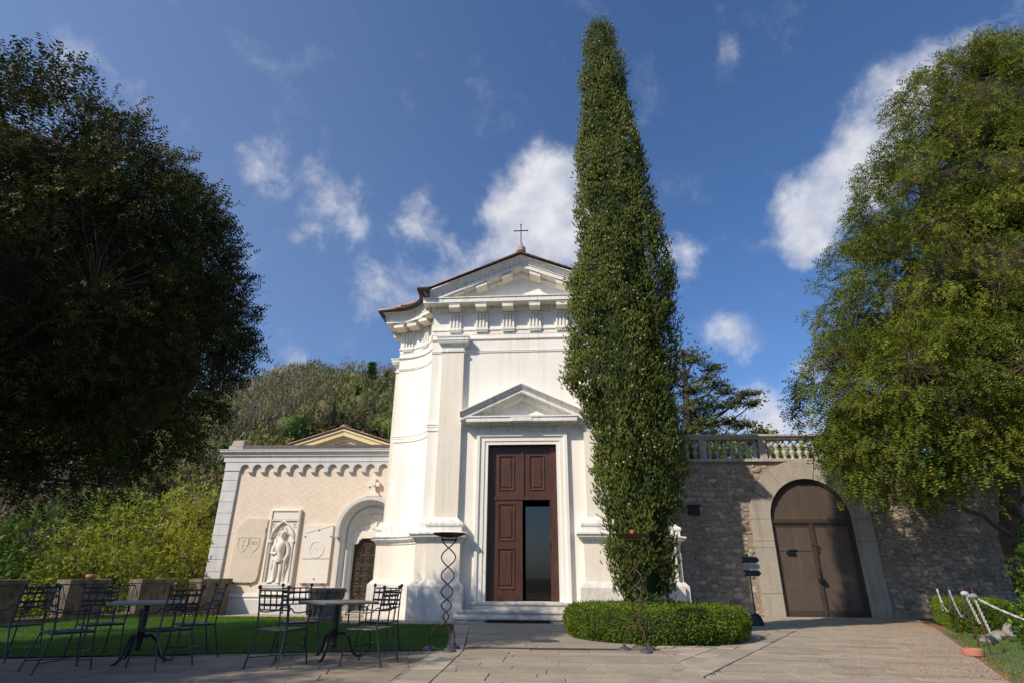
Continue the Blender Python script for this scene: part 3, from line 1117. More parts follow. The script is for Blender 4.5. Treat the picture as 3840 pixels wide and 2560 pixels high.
# door surround with its own pediment
MB().sweep([(-.98, .40), (-.98, 4.55), (.98, 4.55), (.98, .40)], [(0, .30), (0, -.05), (.095, -.05), (.10, -.075), (.20, -.075), (.205, -.09), (.235, -.12), (.265, -.125), (.32, -.125), (.32, .0)], mpv, caps=False).build('door_surround', 'plaster', church)
m = MB()
m.box(-1.36, 1.36, -.05, .01, 4.88, 5.08)
m.box(-1.40, 1.40, -.12, .01, 5.08, 5.11)
m.box(-1.46, 1.46, -.19, .01, 5.11, 5.15)
m.box(-1.60, 1.60, -.42, .01, 5.15, 5.27)
m.box(-.30, .30, -.44, .0, 5.155, 5.265)
m.box(-1.62, 1.62, -.445, .01, 5.27, 5.315)
m.build('door_cornice', 'trim', church, smooth=False)
rake([(-1.78, 5.44), (0, 6.27), (1.78, 5.44)], [(0, 0), (0, -.52), (.03, -.52), (.035, -.50), (.07, -.485), (.10, -.45), (.115, -.44), (.125, -.44), (.13, -.41), (.23, -.41), (.24, -.20), (.27, -.19), (.29, -.14), (.32, -.12), (.35, -.06), (.36, 0)]).build('door_pediment', 'trim', church)

# tall wooden door: upper panels and the closed leaf stand in the frame, the other lower leaf is open inwards
def panel(parent, u0, u1, z0, z1, v, mat='door_wood'):
    m = MB()
    MBs = [(0, 0), (.0, -.012), (.018, -.028), (.034, -.018), (.05, -.006), (.055, .004)]
    m.sweep([(u0, z0), (u0, z1), (u1, z1), (u1, z0)], [(-o, v + d) for o, d in MBs], mpv, closed=True)
    m.add([(u0 + .055, v + .004, z0 + .055), (u1 - .055, v + .004, z0 + .055), (u1 - .055, v + .004, z1 - .055), (u0 + .055, v + .004, z1 - .055)], [(0, 1, 2, 3)])
    m.add([(u0 + .11, v - .014, z0 + .11), (u1 - .11, v - .014, z0 + .11), (u1 - .11, v - .014, z1 - .11), (u0 + .11, v - .014, z1 - .11),
           (u0 + .085, v + .003, z0 + .085), (u1 - .085, v + .003, z0 + .085), (u1 - .085, v + .003, z1 - .085), (u0 + .085, v + .003, z1 - .085)],
          [(0, 1, 2, 3), (4, 5, 1, 0), (5, 6, 2, 1), (6, 7, 3, 2), (7, 4, 0, 3)])
    return m.build('panel', mat, parent, smooth=False)


def leaf(name, u0, u1, z0, z1, v, holes, th=.055):
    """stiles and rails round the given panel openings, built as separate members butted together"""
    m = MB()
    zs = [z0] + [z for h in holes for z in (h[2], h[3])] + [z1]
    hu0, hu1 = holes[0][0], holes[0][1]
    m.box(u0, hu0, v, v + th, z0, z1)
    m.box(hu1, u1, v, v + th, z0, z1)
    for a, b in zip(zs[0::2], zs[1::2]):
        m.box(hu0, hu1, v, v + th, a, b)
    o = m.build(name, 'door_wood', church, smooth=False)
    for h in holes:
        panel(o, h[0], h[1], h[2], h[3], v + .002)
    return o


V = .16
m = MB()
m.box(-.978, -.90, V - .04, V + .10, .41, 4.545)
m.box(.80, .978, V - .03, V + .10, .41, 4.545)
m.box(-.90, .80, V - .02, V + .10, 4.47, 4.545)
m.box(-.90, .80, V - .025, V + .10, 3.02, 3.12)
m.build('door_frame', 'door_wood', church, smooth=False)
leaf('door_transom', -.90, -.035, 3.12, 4.47, V, [(-.68, -.22, 3.27, 4.27)])
leaf('door_transom', .045, .80, 3.12, 4.47, V, [(.19, .64, 3.27, 4.27)])
MB().box(-.04, .05, V - .035, V + .06, 3.12, 4.47).build('door_mullion', 'door_wood', church, smooth=False)
lf = leaf('door', -.90, -.0, .41, 3.02, V, [(-.68, -.20, .70, 1.74), (-.68, -.20, 1.92, 2.92)])
lf['label'] = 'closed lower leaf'
op = MB()
for z0, z1 in ((.41, .62), (1.74, 1.88), (2.86, 3.01)):
    op.box(.76, .80, V + .0, V + .78, z0, z1)
op.box(.76, .80, V, V + .14, .62, 2.86)
op.box(.76, .80, V + .64, V + .78, .62, 2.86)
op.box(.765, .795, V + .14, V + .64, .62, 2.86)
o = op.build('door', 'door_wood', church, smooth=False)
o['label'] = 'lower leaf standing open inwards'
MB().box(.0, .76, V + .85, V + .862, .41, 3.02).build('glass_door', 'glass_dark', church, smooth=False)

# steps
def step(z0, z1, hw, v0):
    m = MB()
    prof = [(0, z0), (0, z1 - .085), (.012, z1 - .08), (.035, z1 - .065), (.042, z1 - .04), (.035, z1 - .012), (.015, z1), (-.6, z1)]
    path = [(hw, .3), (hw, v0), (-hw, v0), (-hw, .3)]
    m.sweep(path, prof, mpz)
    return m.build('step', 'marble_step', church)


step(.225, .405, 1.33, -.16)
step(.07, .225, 1.63, -.46)
step(-.06, .075, 1.73, -.56)
MB().box(-.98, .98, -.08, .40, .30, .412).build('threshold', 'marble_step', church, smooth=False)

# ================================================================== SIDE CHAPEL WING (peach wall with blind arcade)
WO = (-8.0, 19.6, -0.12)
wing = thing('chapel_wing', 'low peach plastered wing with grey blind arcade, quoins and bronze door beside the church', 'chapel', WO)
mpw = lambda p, h: (p[0] - WO[0], h, p[1] - WO[2])


def wb(m, x0, x1, y0, y1, z0, z1):
    return m.box(x0 - WO[0], x1 - WO[0], y0, y1, z0 - WO[2], z1 - WO[2])


PX, PZ = -5.71, 2.38            # portal axis and arch centre
PR = 1.0                        # outer radius of the splayed portal
WL, WR = -11.02, -3.4
m = MB()


def wquad(m, pts):
    m.add([mpw(p, 0) for p in pts], [tuple(range(len(pts)))])


wquad(m, [(-10.7, -.3), (PX - PR, -.3), (PX - PR, 4.66), (-10.7, 4.66)])
wquad(m, [(PX + PR, -.3), (WR, -.3), (WR, 4.66), (PX + PR, 4.66)])
N = 20
for i in range(N):
    a0, a1 = PI - PI * i / N, PI - PI * (i + 1) / N
    p0 = (PX + PR * math.cos(a0), PZ + PR * math.sin(a0))
    p1 = (PX + PR * math.cos(a1), PZ + PR * math.sin(a1))
    wquad(m, [p0, p1, (p1[0], 4.66), (p0[0], 4.66)])
m.add([mpw((-10.98, -.3), 0.05), mpw((-10.98, -.3), 6), mpw((-10.98, 5.0), 6), mpw((-10.98, 5.0), .05)], [(0, 1, 2, 3)])
m.build('wall', 'peach', wing, smooth=False)
# flat roof
m = MB()
wb(m, WL + .1, WR, .1, 6, 5.0, 5.10)
m.build('roof', 'copper', wing)
# quoins
zq = [-.3, .28, .72, 1.10, 1.475, 1.85, 2.215, 2.58, 2.945, 3.31, 3.67, 4.03, 4.355]
for a, b in zip(zq, zq[1:]):
    MB().bevel_box(WL - WO[0], -10.50 - WO[0], -.075, .30, a + .004 - WO[2], b - .004 - WO[2], .008).build('quoin', 'grey_stone', wing, smooth=False)
# blind arcade band: round arches between little corbels
A0, PITCH, AR, ZS, ZT = -10.47, .4435, .158, 4.36, 4.66
m = MB()
prof = []
for k in range(16):
    x = A0 + k * PITCH
    if k == 0:
        prof.append((WL, 4.36))
        prof.append((x, 4.36))
    cx = x + .0 + AR
    arcs = [(cx - AR * math.cos(PI * j / 10), ZS + .06 + AR * math.sin(PI * j / 10)) for j in range(11)]
    prof += [(x, 4.30)] if k else []
    prof += arcs
    prof += [(cx + AR, 4.30)]
    if x > WR:
        break
xe = prof[-1][0]
# front face in columns so that the face stays convex
for p, q in zip(prof, prof[1:]):
    if abs(p[0] - q[0]) < 1e-6:
        m.add([mpw(p, -.10), mpw(q, -.10), mpw(q, .0), mpw(p, .0)], [(0, 1, 2, 3)])
        continue
    m.add([mpw(p, -.10), mpw(q, -.10), mpw((q[0], ZT), -.10), mpw((p[0], ZT), -.10)], [(0, 1, 2, 3)])
    m.add([mpw(p, -.10), mpw(q, -.10), mpw(q, .0), mpw(p, .0)], [(3, 2, 1, 0)])
m.add([mpw((WL, 4.36), -.10), mpw((WL, 4.36), .05), mpw((WL, ZT), .05), mpw((WL, ZT), -.10)], [(0, 1, 2, 3)])
m.build('arcade_band', 'grey_stone', wing, smooth=False)
for k in range(1, 16):
    x = A0 + k * PITCH
    if x > WR:
        break
    x0, x1 = x - (PITCH - 2 * AR) - .012, x + .012
    MB().hexa([mpw((x0 + .02, 4.245), -.02), mpw((x1 - .02, 4.245), -.02), mpw((x1 - .02, 4.245), .02), mpw((x0 + .02, 4.245), .02),
               mpw((x0, 4.31), -.12), mpw((x1, 4.31), -.12), mpw((x1, 4.31), .02), mpw((x0, 4.31), .02)]).build('corbel', 'grey_stone', wing, smooth=False)
# frieze and cornice
m = MB()
m.sweep([(WL + .04, 6.0), (WL + .04, 0), (WR, 0)][::-1], [(.105, 4.66), (.12, 4.665), (.12, 4.81), (.14, 4.825), (.15, 4.85), (.17, 4.86), (.17, 4.90), (.20, 4.93), (.22, 4.96), (.22, 4.985), (.26, 4.99), (.26, 5.045), (.28, 5.055), (.28, 5.075), (0, 5.10)],
        lambda p, h: (p[0] - WO[0], p[1], h - WO[2]))
m.build('cornice', 'grey_stone', wing)
m = MB()
wb(m, -10.44, WR, -.17, -.15, 5.075, 5.235)
wb(m, -10.44, WR, -.15, .4, 5.215, 5.235)
fl = m.build('flashing', 'copper', wing, smooth=False)
for x in (-10.25, -9.25, -8.2, -7.8, -6.6):
    MB().lathe([(.022, 0), (.022, .006), (.010, .012)], 8).build('bolt', 'rust', fl)
    COL.objects[-1].location = (x - WO[0], -.17, 5.15 - WO[2])
    COL.objects[-1].rotation_euler = (PI / 2, 0, 0)
m = MB()
wb(m, -10.98, -10.48, -.16, .35, 5.08, 5.22)
m.hexa([mpw((-10.93, 5.22), -.13), mpw((-10.49, 5.22), -.13), mpw((-10.49, 5.22), .32), mpw((-10.93, 5.22), .32),
        mpw((-10.88, 5.41), -.12), mpw((-10.50, 5.42), -.12), mpw((-10.50, 5.42), .3), mpw((-10.88, 5.41), .3)])
m.build('corner_block', 'old_stone', wing, smooth=False)
# plinth
for x0, x1 in ((WL - .02, PX - PR - .12), (PX + PR + .12, WR)):
    m = MB()
    m.sweep([(x1, 0.0), (x0, 0.0)], [(.15, -.4), (.15, .28), (.13, .30), (.12, .33), (.155, .36), (.155, .385), (.12, .40), (.10, .44), (.06, .46), (.0, .47)], lambda p, h: (p[0] - WO[0], p[1], h - WO[2]), caps=True)
    m.build('plinth', 'grey_stone', wing)

# portal: hood mould, splayed archivolt with roll, jamb bases, lintel, carved lunette
def arch_path(r, zdrop, n=20):
    p = [(PX - r, zdrop)] if zdrop is not None else []
    p += [(PX - r * math.cos(PI * i / n), PZ + r * math.sin(PI * i / n)) for i in range(n + 1)]
    p += [(PX + r, zdrop)] if zdrop is not None else []
    return p


portal = MB().sweep(arch_path(PR, 2.18), [(-.03, 0), (-.03, -.17), (.0, -.19), (.115, -.19), (.125, -.17), (.125, 0)], mpw, caps=True).build('hood_mould', 'grey_stone', wing)
MB().sweep(arch_path(PR, -.3), [(0.03, -.02), (-.035, -.02), (-.04, .01), (-.07, .015), (-.075, .05), (-.16, .16), (-.20, .17), (-.205, .14), (-.235, .125), (-.265, .14), (-.27, .17), (-.31, .18), (-.315, .21), (-.36, .22), (-.365, .25), (-.40, .26), (-.42, .42)], mpw).build('archivolt', 'grey_stone', wing)
for sgn in (-1, 1):
    m = MB()
    m.hexa([mpw((PX + sgn * 1.02, .22), -.05), mpw((PX + sgn * .56, .22), .2), mpw((PX + sgn * .56, .22), .42), mpw((PX + sgn * 1.02, .22), .2),
            mpw((PX + sgn * 1.0, .50), -.04), mpw((PX + sgn * .57, .50), .2), mpw((PX + sgn * .57, .50), .42), mpw((PX + sgn * 1.0, .50), .2)])
    m.build('jamb_base', 'grey_stone', wing, smooth=False)
m = MB()
wb(m, PX - .62, PX + .62, .26, .42, 2.30, 2.40)
poly = [(PX - .62, 2.30), (PX - .62, 1.98), (PX - .52, 1.98)]
poly += [(PX - .52 + .10 * math.sin(a) * 1.0, 1.98 + .14 * (1 - math.cos(a))) for a in (.4, .8, 1.2, 1.57)]
poly += [(PX - .36, 2.12), (PX - .36, 2.17), (PX - .2, 2.17)]
half = poly + [(PX, 2.17), (PX, 2.30)]
m.prism(half, .26, .42, mpw)
m.prism([(2 * PX - x, z) for x, z in half][::-1], .26, .42, mpw)
m.build('lintel', 'relief', wing, smooth=False)
m = MB()
lun = [(PX - .60 * math.cos(PI * i / 16), PZ + .02 + .60 * math.sin(PI * i / 16)) for i in range(17)]
m.prism(lun, .34, .42, mpw)
rr = random.Random(5)
sh = [(PX - .13, 2.80), (PX + .13, 2.80), (PX + .13, 2.60), (PX + .07, 2.50), (PX, 2.46), (PX - .07, 2.50), (PX - .13, 2.60)]
m.prism(sh, .30, .35, mpw)
for i in range(46):
    a = rr.uniform(0, PI)
    r = rr.uniform(.2, .47)
    x, z = PX + r * math.cos(a) * 1.05, PZ + .10 + r * .72 * math.sin(a)
    if abs(x - PX) < .14 and z < 2.8:
        continue
    c = mpw((x, z), .335)
    m.ball(c, rr.uniform(.022, .05), 6, (1, .7, 1))
for sg in (-1, 1):
    pts = [mpw((PX + sg * (.30 + .10 * math.cos(t) * (1 - t / 9)), 2.56 + .10 * math.sin(t) * (1 - t / 9)), .325) for t in [k * .5 for k in range(14)]]
    m.tube(pts, .014, 5)
m.ball(mpw((PX, 2.86), .32), .06, 8)
m.build('lunette_relief', 'relief', wing)
# bronze door with rings on eared panels
m = MB()
wb(m, PX - .60, PX + .60, .38, .44, -.05, 2.30)
bd = m.build('bronze_door', 'bronze', wing, smooth=False)
for r_ in range(5):
    for c_ in range(4):
        cx = PX - .43 + c_ * .287
        cz = .56 + r_ * .315
        m = MB()
        w, h, k = .115, .13, .03
        octo = [(cx - w + k, cz - h), (cx + w - k, cz - h), (cx + w, cz - h + k), (cx + w, cz + h - k), (cx + w - k, cz + h), (cx - w + k, cz + h), (cx - w, cz + h - k), (cx - w, cz - h + k)]
        m.sweep(octo, [(0, .38), (0, .362), (.012, .352), (.024, .362), (.024, .375)], mpw, closed=True)
        ring = [mpw((cx + .042 * math.cos(t), cz + .042 * math.sin(t)), .352) for t in [2 * PI * j / 10 for j in range(10)]]
        m.tube(ring, .010, 5, closed=True)
        m.ball(mpw((cx, cz), .365), .022, 6)
        m.build('door_panel', 'bronze', bd)
m = MB()
for c_ in range(5):
    for r_ in range(6):
        m.ball(mpw((PX - .574 + c_ * .287, .40 + r_ * .315), .372), .018, 6)
for c_ in range(5):
    wb(m, PX - .578 + c_ * .287, PX - .570 + c_ * .287, .366, .382, .16, 2.06)
for z_ in (.10, .24, .39, 1.98, 2.05):
    wb(m, PX - .6, PX + .6, .36, .382, z_, z_ + .02)
for k in range(20):
    wb(m, PX - .56 + k * .058, PX - .535 + k * .058, .365, .382, .12, .23)
m.build('door_frame', 'bronze', bd)
m = MB()
m.tube([mpw((PX - .02, 1.10), .36), mpw((PX - .0, 1.12), .30), mpw((PX + .03, 1.02), .28), mpw((PX + .02, .94), .31), mpw((PX - .02, .92), .36)], .012, 6)
m.build('door_handle', 'bronze', bd)
m = MB()
wb(m, PX - .72, PX + .72, .0, .42, -.12, -.04)
m.build('threshold', 'marble_step', wing, smooth=False)

# carved things that hang on the wing's wall
wy = 19.6
def on_wing(x, z):
    return (x, wy, z)


t1 = thing('stone_tablet', 'worn sandstone tablet with shields, chipped top and rounded lower corner', 'tablet', on_wing(-9.72, .8))
poly = [(-.50, .06), (-.46, 0.0), (.26, -.02), (.40, .03), (.45, .16), (.48, .9), (.50, 1.45), (.47, 1.62), (.52, 1.70), (.52, 1.95), (.02, 1.97), (-.0, 1.93), (-.04, 1.97), (-.20, 1.96), (-.34, 1.80), (-.46, 1.66), (-.48, 1.2)]
loc = lambda p, h: (p[0], h, p[1])
MB().prism(poly, -.075, .02, loc).build('slab', 'relief_old', t1, smooth=False)
m = MB()
for cx in (-.20, .17):
    s = [(cx - .16, 1.36), (cx + .16, 1.36), (cx + .16, 1.15), (cx + .10, 1.0), (cx, .92), (cx - .10, 1.0), (cx - .16, 1.15)]
    m.sweep(s, [(0, -.07), (0, -.088), (.014, -.088), (.014, -.07)], loc, closed=True)
m.tube([(-.20, -.08, 1.02), (-.20, -.08, 1.12), (-.25, -.08, 1.14), (-.20, -.08, 1.12), (-.15, -.08, 1.14)], .010, 5)
m.tube([(-.28, -.08, 1.27), (-.21, -.08, 1.22), (-.14, -.08, 1.29)], .010, 5)
m.build('shield_relief', 'relief_old', t1)


def text_obj(txt, size, mat, parent, loc_, rot, depth=.004, name='lettering'):
    cu = bpy.data.curves.new(name, 'FONT')
    cu.body = txt
    cu.size = size
    cu.align_x = 'CENTER'
    cu.extrude = depth
    ob = bpy.data.objects.new(name, cu)
    COL.objects.link(ob)
    dg = bpy.context.evaluated_depsgraph_get()
    me = bpy.data.meshes.new_from_object(ob.evaluated_get(dg))
    bpy.data.objects.remove(ob)
    bpy.data.curves.remove(cu)
    me.materials.clear()
    me.materials.append(M[mat])
    o = bpy.data.objects.new(name, me)
    o.location = loc_
    o.rotation_euler = rot
    return link(o, parent)


text_obj('222', .15, 'relief_old', t1, (.17, -.078, 1.16), (PI / 2, 0, 0), .008, 'carved_letters')
MB().box(-.34, -.28, -.08, .02, -.05, .0).box(.16, .22, -.08, .02, -.06, -.01).build('clamp', 'rust', t1)

t2 = thing('knight_relief', 'white marble tomb slab with a standing knight carved under a pointed arch', 'relief', on_wing(-8.61, .45))
m = MB()
m.box(-.49, .49, -.07, .02, .0, 2.58)
m.sweep([(-.49, .30), (-.49, 2.60), (.49, 2.60), (.49, .30)], [(.02, .0), (.02, -.11), (.0, -.12), (-.04, -.12), (-.05, -.09), (-.05, -.05)], loc, closed=True)
m.box(-.47, .47, -.12, .0, 2.25, 2.28)
m.box(-.50, .50, -.125, .0, .25, .31)
m.box(-.43, .43, -.085, .0, 2.30, 2.55)
m.sweep([(-.50, -.02), (-.50, .22), (.50, .22), (.50, -.02)], [(.01, .0), (.01, -.13), (-.03, -.13), (-.04, -.09), (-.04, -.05)], loc, closed=True)
m.build('slab', 'relief', t2, smooth=False)
m = MB()                                                    # pointed arch on twisted colonnettes, tracery
ap = []
for k in range(11):
    a = PI - 1.15 * k / 10
    ap.append((.30 + .66 * math.cos(a), 1.60 + .66 * math.sin(a)))
ap2 = [(-x, z) for x, z in ap][::-1]
ap = [p for p in ap if p[0] <= 0] + [(0, 2.19)] + [p for p in ap2 if p[0] >= 0]
m.sweep(ap, [(0, -.07), (0, -.13), (.03, -.16), (.06, -.13), (.06, -.07)], loc)
for sg in (-1, 1):
    x = sg * .385
    for k in range(26):
        z = .36 + k * .046
        m.ball((x, -.11, z), .030, 6, (1, 1, .8))
    m.box(x - .05, x + .05, -.16, -.06, 1.56, 1.64)
    m.tube([(sg * .33, -.10, 1.70), (sg * .22, -.10, 1.86), (sg * .14, -.10, 1.80), (sg * .12, -.10, 1.92), (sg * .04, -.10, 2.05)], .016, 5)
    m.tube([(sg * (.36 + .06 * math.cos(t)), -.10, 2.12 + .06 * math.sin(t)) for t in [j * .6 for j in range(11)]], .012, 5)
m.build('tracery', 'relief', t2)
kn = MB()                                                    # the knight: one continuous figure of tapering limbs
kn.ball((.02, -.12, 1.80), .105, 10, (.85, .8, 1.15))
kn.ball((.02, -.13, 1.86), .10, 10, (.9, .85, .8))
kn.tube([(.01, -.10, 1.62), (.015, -.11, 1.72)], [.065, .06], 8)
kn.tube([(0, -.07, .99), (0, -.09, 1.08), (-.005, -.08, 1.18), (0, -.10, 1.32), (0, -.10, 1.48), (.0, -.08, 1.60), (.01, -.08, 1.65)], [.16, .165, .125, .165, .18, .15, .06], 10)
kn.tube([(-.16, -.09, 1.55), (-.25, -.09, 1.36), (-.27, -.11, 1.24), (-.17, -.15, 1.22), (-.07, -.19, 1.23)], [.075, .065, .058, .05, .045], 8)
kn.tube([(.16, -.09, 1.56), (.25, -.09, 1.40), (.28, -.10, 1.22), (.23, -.12, 1.08), (.20, -.13, 1.0)], [.075, .066, .06, .052, .05], 8)
kn.tube([(-.085, -.08, 1.05), (-.095, -.09, .86), (-.10, -.10, .72), (-.105, -.09, .62), (-.11, -.08, .45), (-.12, -.09, .40)], [.095, .082, .066, .066, .048, .05], 8)
kn.tube([(.085, -.08, 1.05), (.085, -.09, .86), (.085, -.10, .72), (.08, -.09, .62), (.07, -.08, .45), (.065, -.09, .40)], [.095, .082, .066, .066, .048, .05], 8)
kn.tube([(-.12, -.09, .38), (-.18, -.12, .36), (-.30, -.13, .335)], [.055, .048, .022], 8)
kn.tube([(.065, -.09, .38), (.07, -.14, .36), (.12, -.16, .335)], [.055, .05, .03], 8)
kn.tube([(.02, -.20, 1.81), (.02, -.215, 1.78)], [.016, .018], 5)
kn.build('knight_figure', 'relief', t2, ang=60)
m = MB()
m.tube([(-.15, -.20, 1.78), (-.12, -.21, 1.50), (-.09, -.22, 1.20)], [.018, .020, .022], 6)
m.tube([(.22, -.16, 1.0), (.20, -.12, .70), (.185, -.11, .36)], [.030, .024, .010], 6)
m.tube([(-.17, -.12, 1.06), (-.24, -.11, .88), (-.27, -.11, .76)], [.026, .018, .006], 6)
for k in range(13):
    a = PI + PI * k / 12
    m.ball((.165 * math.cos(a), -.08 + .13 * math.sin(a), 1.02), .024, 6)
m.build('weapons', 'relief', t2)

t3 = thing('stone_tablet', 'cracked white marble tablet with a round wreath and a mended break', 'tablet', on_wing(-7.40, .78))
m = MB()
m.hexa([(-.46, -.085, 0), (.46, -.085, 0), (.46, .02, 0), (-.46, .02, 0), (-.46, -.085, .71), (.46, -.085, .72), (.46, .02, .72), (-.46, .02, .71)])
m.hexa([(-.46, -.083, .735), (.46, -.083, .745), (.46, .02, .745), (-.46, .02, .735), (-.46, -.083, 1.50), (.46, -.083, 1.75), (.46, .02, 1.75), (-.46, .02, 1.50)])
m.prism([(-.46, 1.515), (.46, 1.762), (.46, 1.78), (-.46, 1.78)], -.085, .02, loc)
m.build('slab', 'relief', t3, smooth=False)
MB().box(-.45, .45, -.06, .01, .66, .78).build('mortar_seam', 'relief_old', t3)
m = MB()
m.tube([(-.01 + .235 * math.cos(t), -.085, 1.02 + .25 * math.sin(t)) for t in [2 * PI * j / 28 for j in range(28)]], .014, 5, closed=True)
rr = random.Random(9)
for i in range(30):
    a, r_ = rr.uniform(0, 2 * PI), .17 * math.sqrt(rr.random())
    m.ball((-.01 + r_ * math.cos(a), -.083, 1.02 + r_ * math.sin(a)), .018, 5, (1, .4, 1))
m.build('wreath', 'relief', t3)
for p in ((.0, 1.62), (-.44, 1.42), (.42, 1.42), (.02, .12)):
    MB().lathe([(.022, 0), (.022, .012), (.012, .02)], 8).build('iron_dowel', 'rust_dark', t3)
    COL.objects[-1].location = (p[0], -.086, p[1])
    COL.objects[-1].rotation_euler = (PI / 2, 0, 0)
MB().box(-.32, -.26, -.09, .02, -.04, .0).box(.26, .32, -.09, .02, -.04, .0).build('clamp', 'rust', t3)

t4 = thing('stone_cross', 'small white stone cross with flared arms on top of the portal arch', 'cross', (PX, 19.6, 3.48))
m = MB()
m.box(-.22, .22, -.20, .02, .0, .10)
m.box(-.15, .15, -.18, .0, .10, .14)
m.prism([(-.10, .14), (.10, .14), (.05, .37), (-.05, .37)], -.14, .0, loc)
m.prism([(-.05, .43), (.05, .43), (.085, .60), (.06, .62), (.0, .64), (-.06, .62), (-.085, .60)], -.14, .0, loc)
m.prism([(-.05, .36), (-.05, .45), (-.19, .49), (-.19, .32)][::-1], -.14, .0, loc)
m.prism([(.05, .36), (.05, .45), (.19, .49), (.19, .32)], -.14, .0, loc)
m.prism([(.075 * math.cos(a), .405 + .075 * math.sin(a)) for a in [2 * PI * j / 12 for j in range(12)]], -.155, .0, loc)
m.tube([(.052 * math.cos(a), -.155, .405 + .052 * math.sin(a)) for a in [2 * PI * j / 12 for j in range(12)]], .010, 5, closed=True)
m.build('cross_body', 'relief', t4, smooth=False)

# ------------------------------------------------------------------ yellow house behind the wing
yh = thing('yellow_house', 'yellow gabled building with red tiled roof behind the wing', 'house', (-9.95, 28.2, -2.0))
lo = lambda p, h: (p[0], h, p[1] + 2.0)
GE, GZ, AZ = 2.75, 6.98, 7.86
m = MB().prism([(-2.3, -2), (2.3, -2), (2.3, GZ + .05), (0, AZ - .1), (-2.3, GZ + .05)], 0, 8, lo)
m.build('wall', 'yellow', yh, smooth=False)
m = MB()
n = 0
for d, v in [(0, 0), (0, -.42), (.10, -.42), (.16, -.36), (.34, -.34), (.35, -.16), (.42, -.14), (.46, -.10), (.6, -.08), (.6, 0)]:
    for u, z in ((-GE, GZ), (0, AZ), (GE, GZ)):
        m.v.append(lo((u, z - d), v))
K_ = len(m.v) // 3
for k in range(K_ - 1):
    for i in range(2):
        m.f.append((k * 3 + i, k * 3 + i + 1, k * 3 + 4 + i, k * 3 + 3 + i))
m.build('gable_cornice', 'yellow', yh, smooth=False)
m = MB().prism([(-1.2, 6.6), (1.2, 6.6), (0, 7.1)], -.03, .0, lo)
m.build('tympanum', 'plaster', yh, smooth=False)
m = MB().prism([(-GE - .03, GZ + .0), (0, AZ + .01), (GE + .03, GZ + .0), (GE + .03, GZ + .05), (0, AZ + .06), (-GE - .03, GZ + .05)], -.46, 8, lo)
rf = m.build('roof', 'gutter', yh, smooth=False)
ysl = (AZ - GZ) / GE
yang = math.atan(ysl)
for sgn in (-1, 1):
    for row in range(3):
        for i in range(12):
            d = .03 + i * .24
            o = bpy.data.objects.new('roof_tile', tile_me)
            o.location = (sgn * (GE + .02 - d), -.40 + row * .2, GZ + .055 + d * ysl + 2.0)
            o.rotation_euler = (0, -yang + rt.uniform(-.03, .03), 0 if sgn < 0 else PI)
            link(o, rf)
MB().ball((0, -.42, AZ + 2.12), .10, 8, (1, .8, .9)).build('ridge_cap', 'tile', rf)

# ================================================================== RETAINING WALL, ARCHWAY, GATE, BALUSTRADE
RY = 20.5
RO = (9.04, RY, -0.12)
rwall = thing('retaining_wall', 'tall rubble stone retaining wall with an arched gateway', 'wall', RO)
rl = lambda p, h: (p[0] - RO[0], h, p[1] - RO[2])
GX, GR, GSP = 9.04, 1.33, 2.85
X0, X1, ZTOP = 3.0, 24.0, 4.80
OW = .66                                            # width of the stone surround
m = MB()


def rq(pts, h=0.02):
    m.add([rl(p, h) for p in pts], [tuple(range(len(pts)))])


RO_ = GR + .05
rq([(X0, -.4), (GX - RO_, -.4), (GX - RO_, ZTOP), (X0, ZTOP)])
rq([(GX + RO_, -.4), (X1, -.4), (X1, ZTOP), (GX + RO_, ZTOP)])
for i in range(20):
    a0, a1 = PI - PI * i / 20, PI - PI * (i + 1) / 20
    p0 = (GX + RO_ * math.cos(a0), GSP + RO_ * math.sin(a0))
    p1 = (GX + RO_ * math.cos(a1), GSP + RO_ * math.sin(a1))
    rq([p0, p1, (p1[0], ZTOP), (p0[0], ZTOP)])
m.add([rl((X0, ZTOP), .02), rl((X1, ZTOP), .02), rl((X1, ZTOP), .6), rl((X0, ZTOP), .6)], [(0, 1, 2, 3)])
m.build('wall_core', 'mortar', rwall, smooth=False)
# archway of dressed blocks
def wedge(a0, a1, r0, r1, mat='old_stone', d=-.10, zt=None):
    n = 4
    pts = []
    for i in range(n + 1):
        a = a0 + (a1 - a0) * i / n
        pts.append((GX + r0 * math.cos(a), GSP + r0 * math.sin(a)))
    outer = []
    for i in range(n + 1):
        a = a1 + (a0 - a1) * i / n
        x, z = GX + r1 * math.cos(a), GSP + r1 * math.sin(a)
        outer.append((x, min(z, 4.79)))
    poly = pts + outer
    mm = MB()
    mm.prism(poly[::-1], d, .32, rl)
    return mm


va = [0, .36, .80, 1.28, 1.36 + .02, 1.82, 2.30, 2.76, PI]
va = [0.0, .45, .93, 1.36, 1.79, 2.20, 2.68, PI]
for i, (a, b_) in enumerate(zip(va, va[1:])):
    key = (i == 3)
    wedge(a + .004, b_ - .004, GR, GR + OW + (.10 if key else 0), d=-.11 if key else -.07 - .008 * (i % 3)).build('voussoir', 'old_stone', rwall, smooth=False)
for sgn in (-1, 1):
    for k, (za, zb) in enumerate(((-.35, .55), (.55, 1.95), (1.95, 2.15), (2.15, 2.85))):
        xi, xo = GX + sgn * GR, GX + sgn * (GR + OW - .02 * (k % 2))
        MB().box(xi - RO[0], xo - RO[0], -.06 - .01 * (k % 2), .32, za + .004 - RO[2], zb - .004 - RO[2]).build('jamb_block', 'old_stone', rwall, smooth=False)

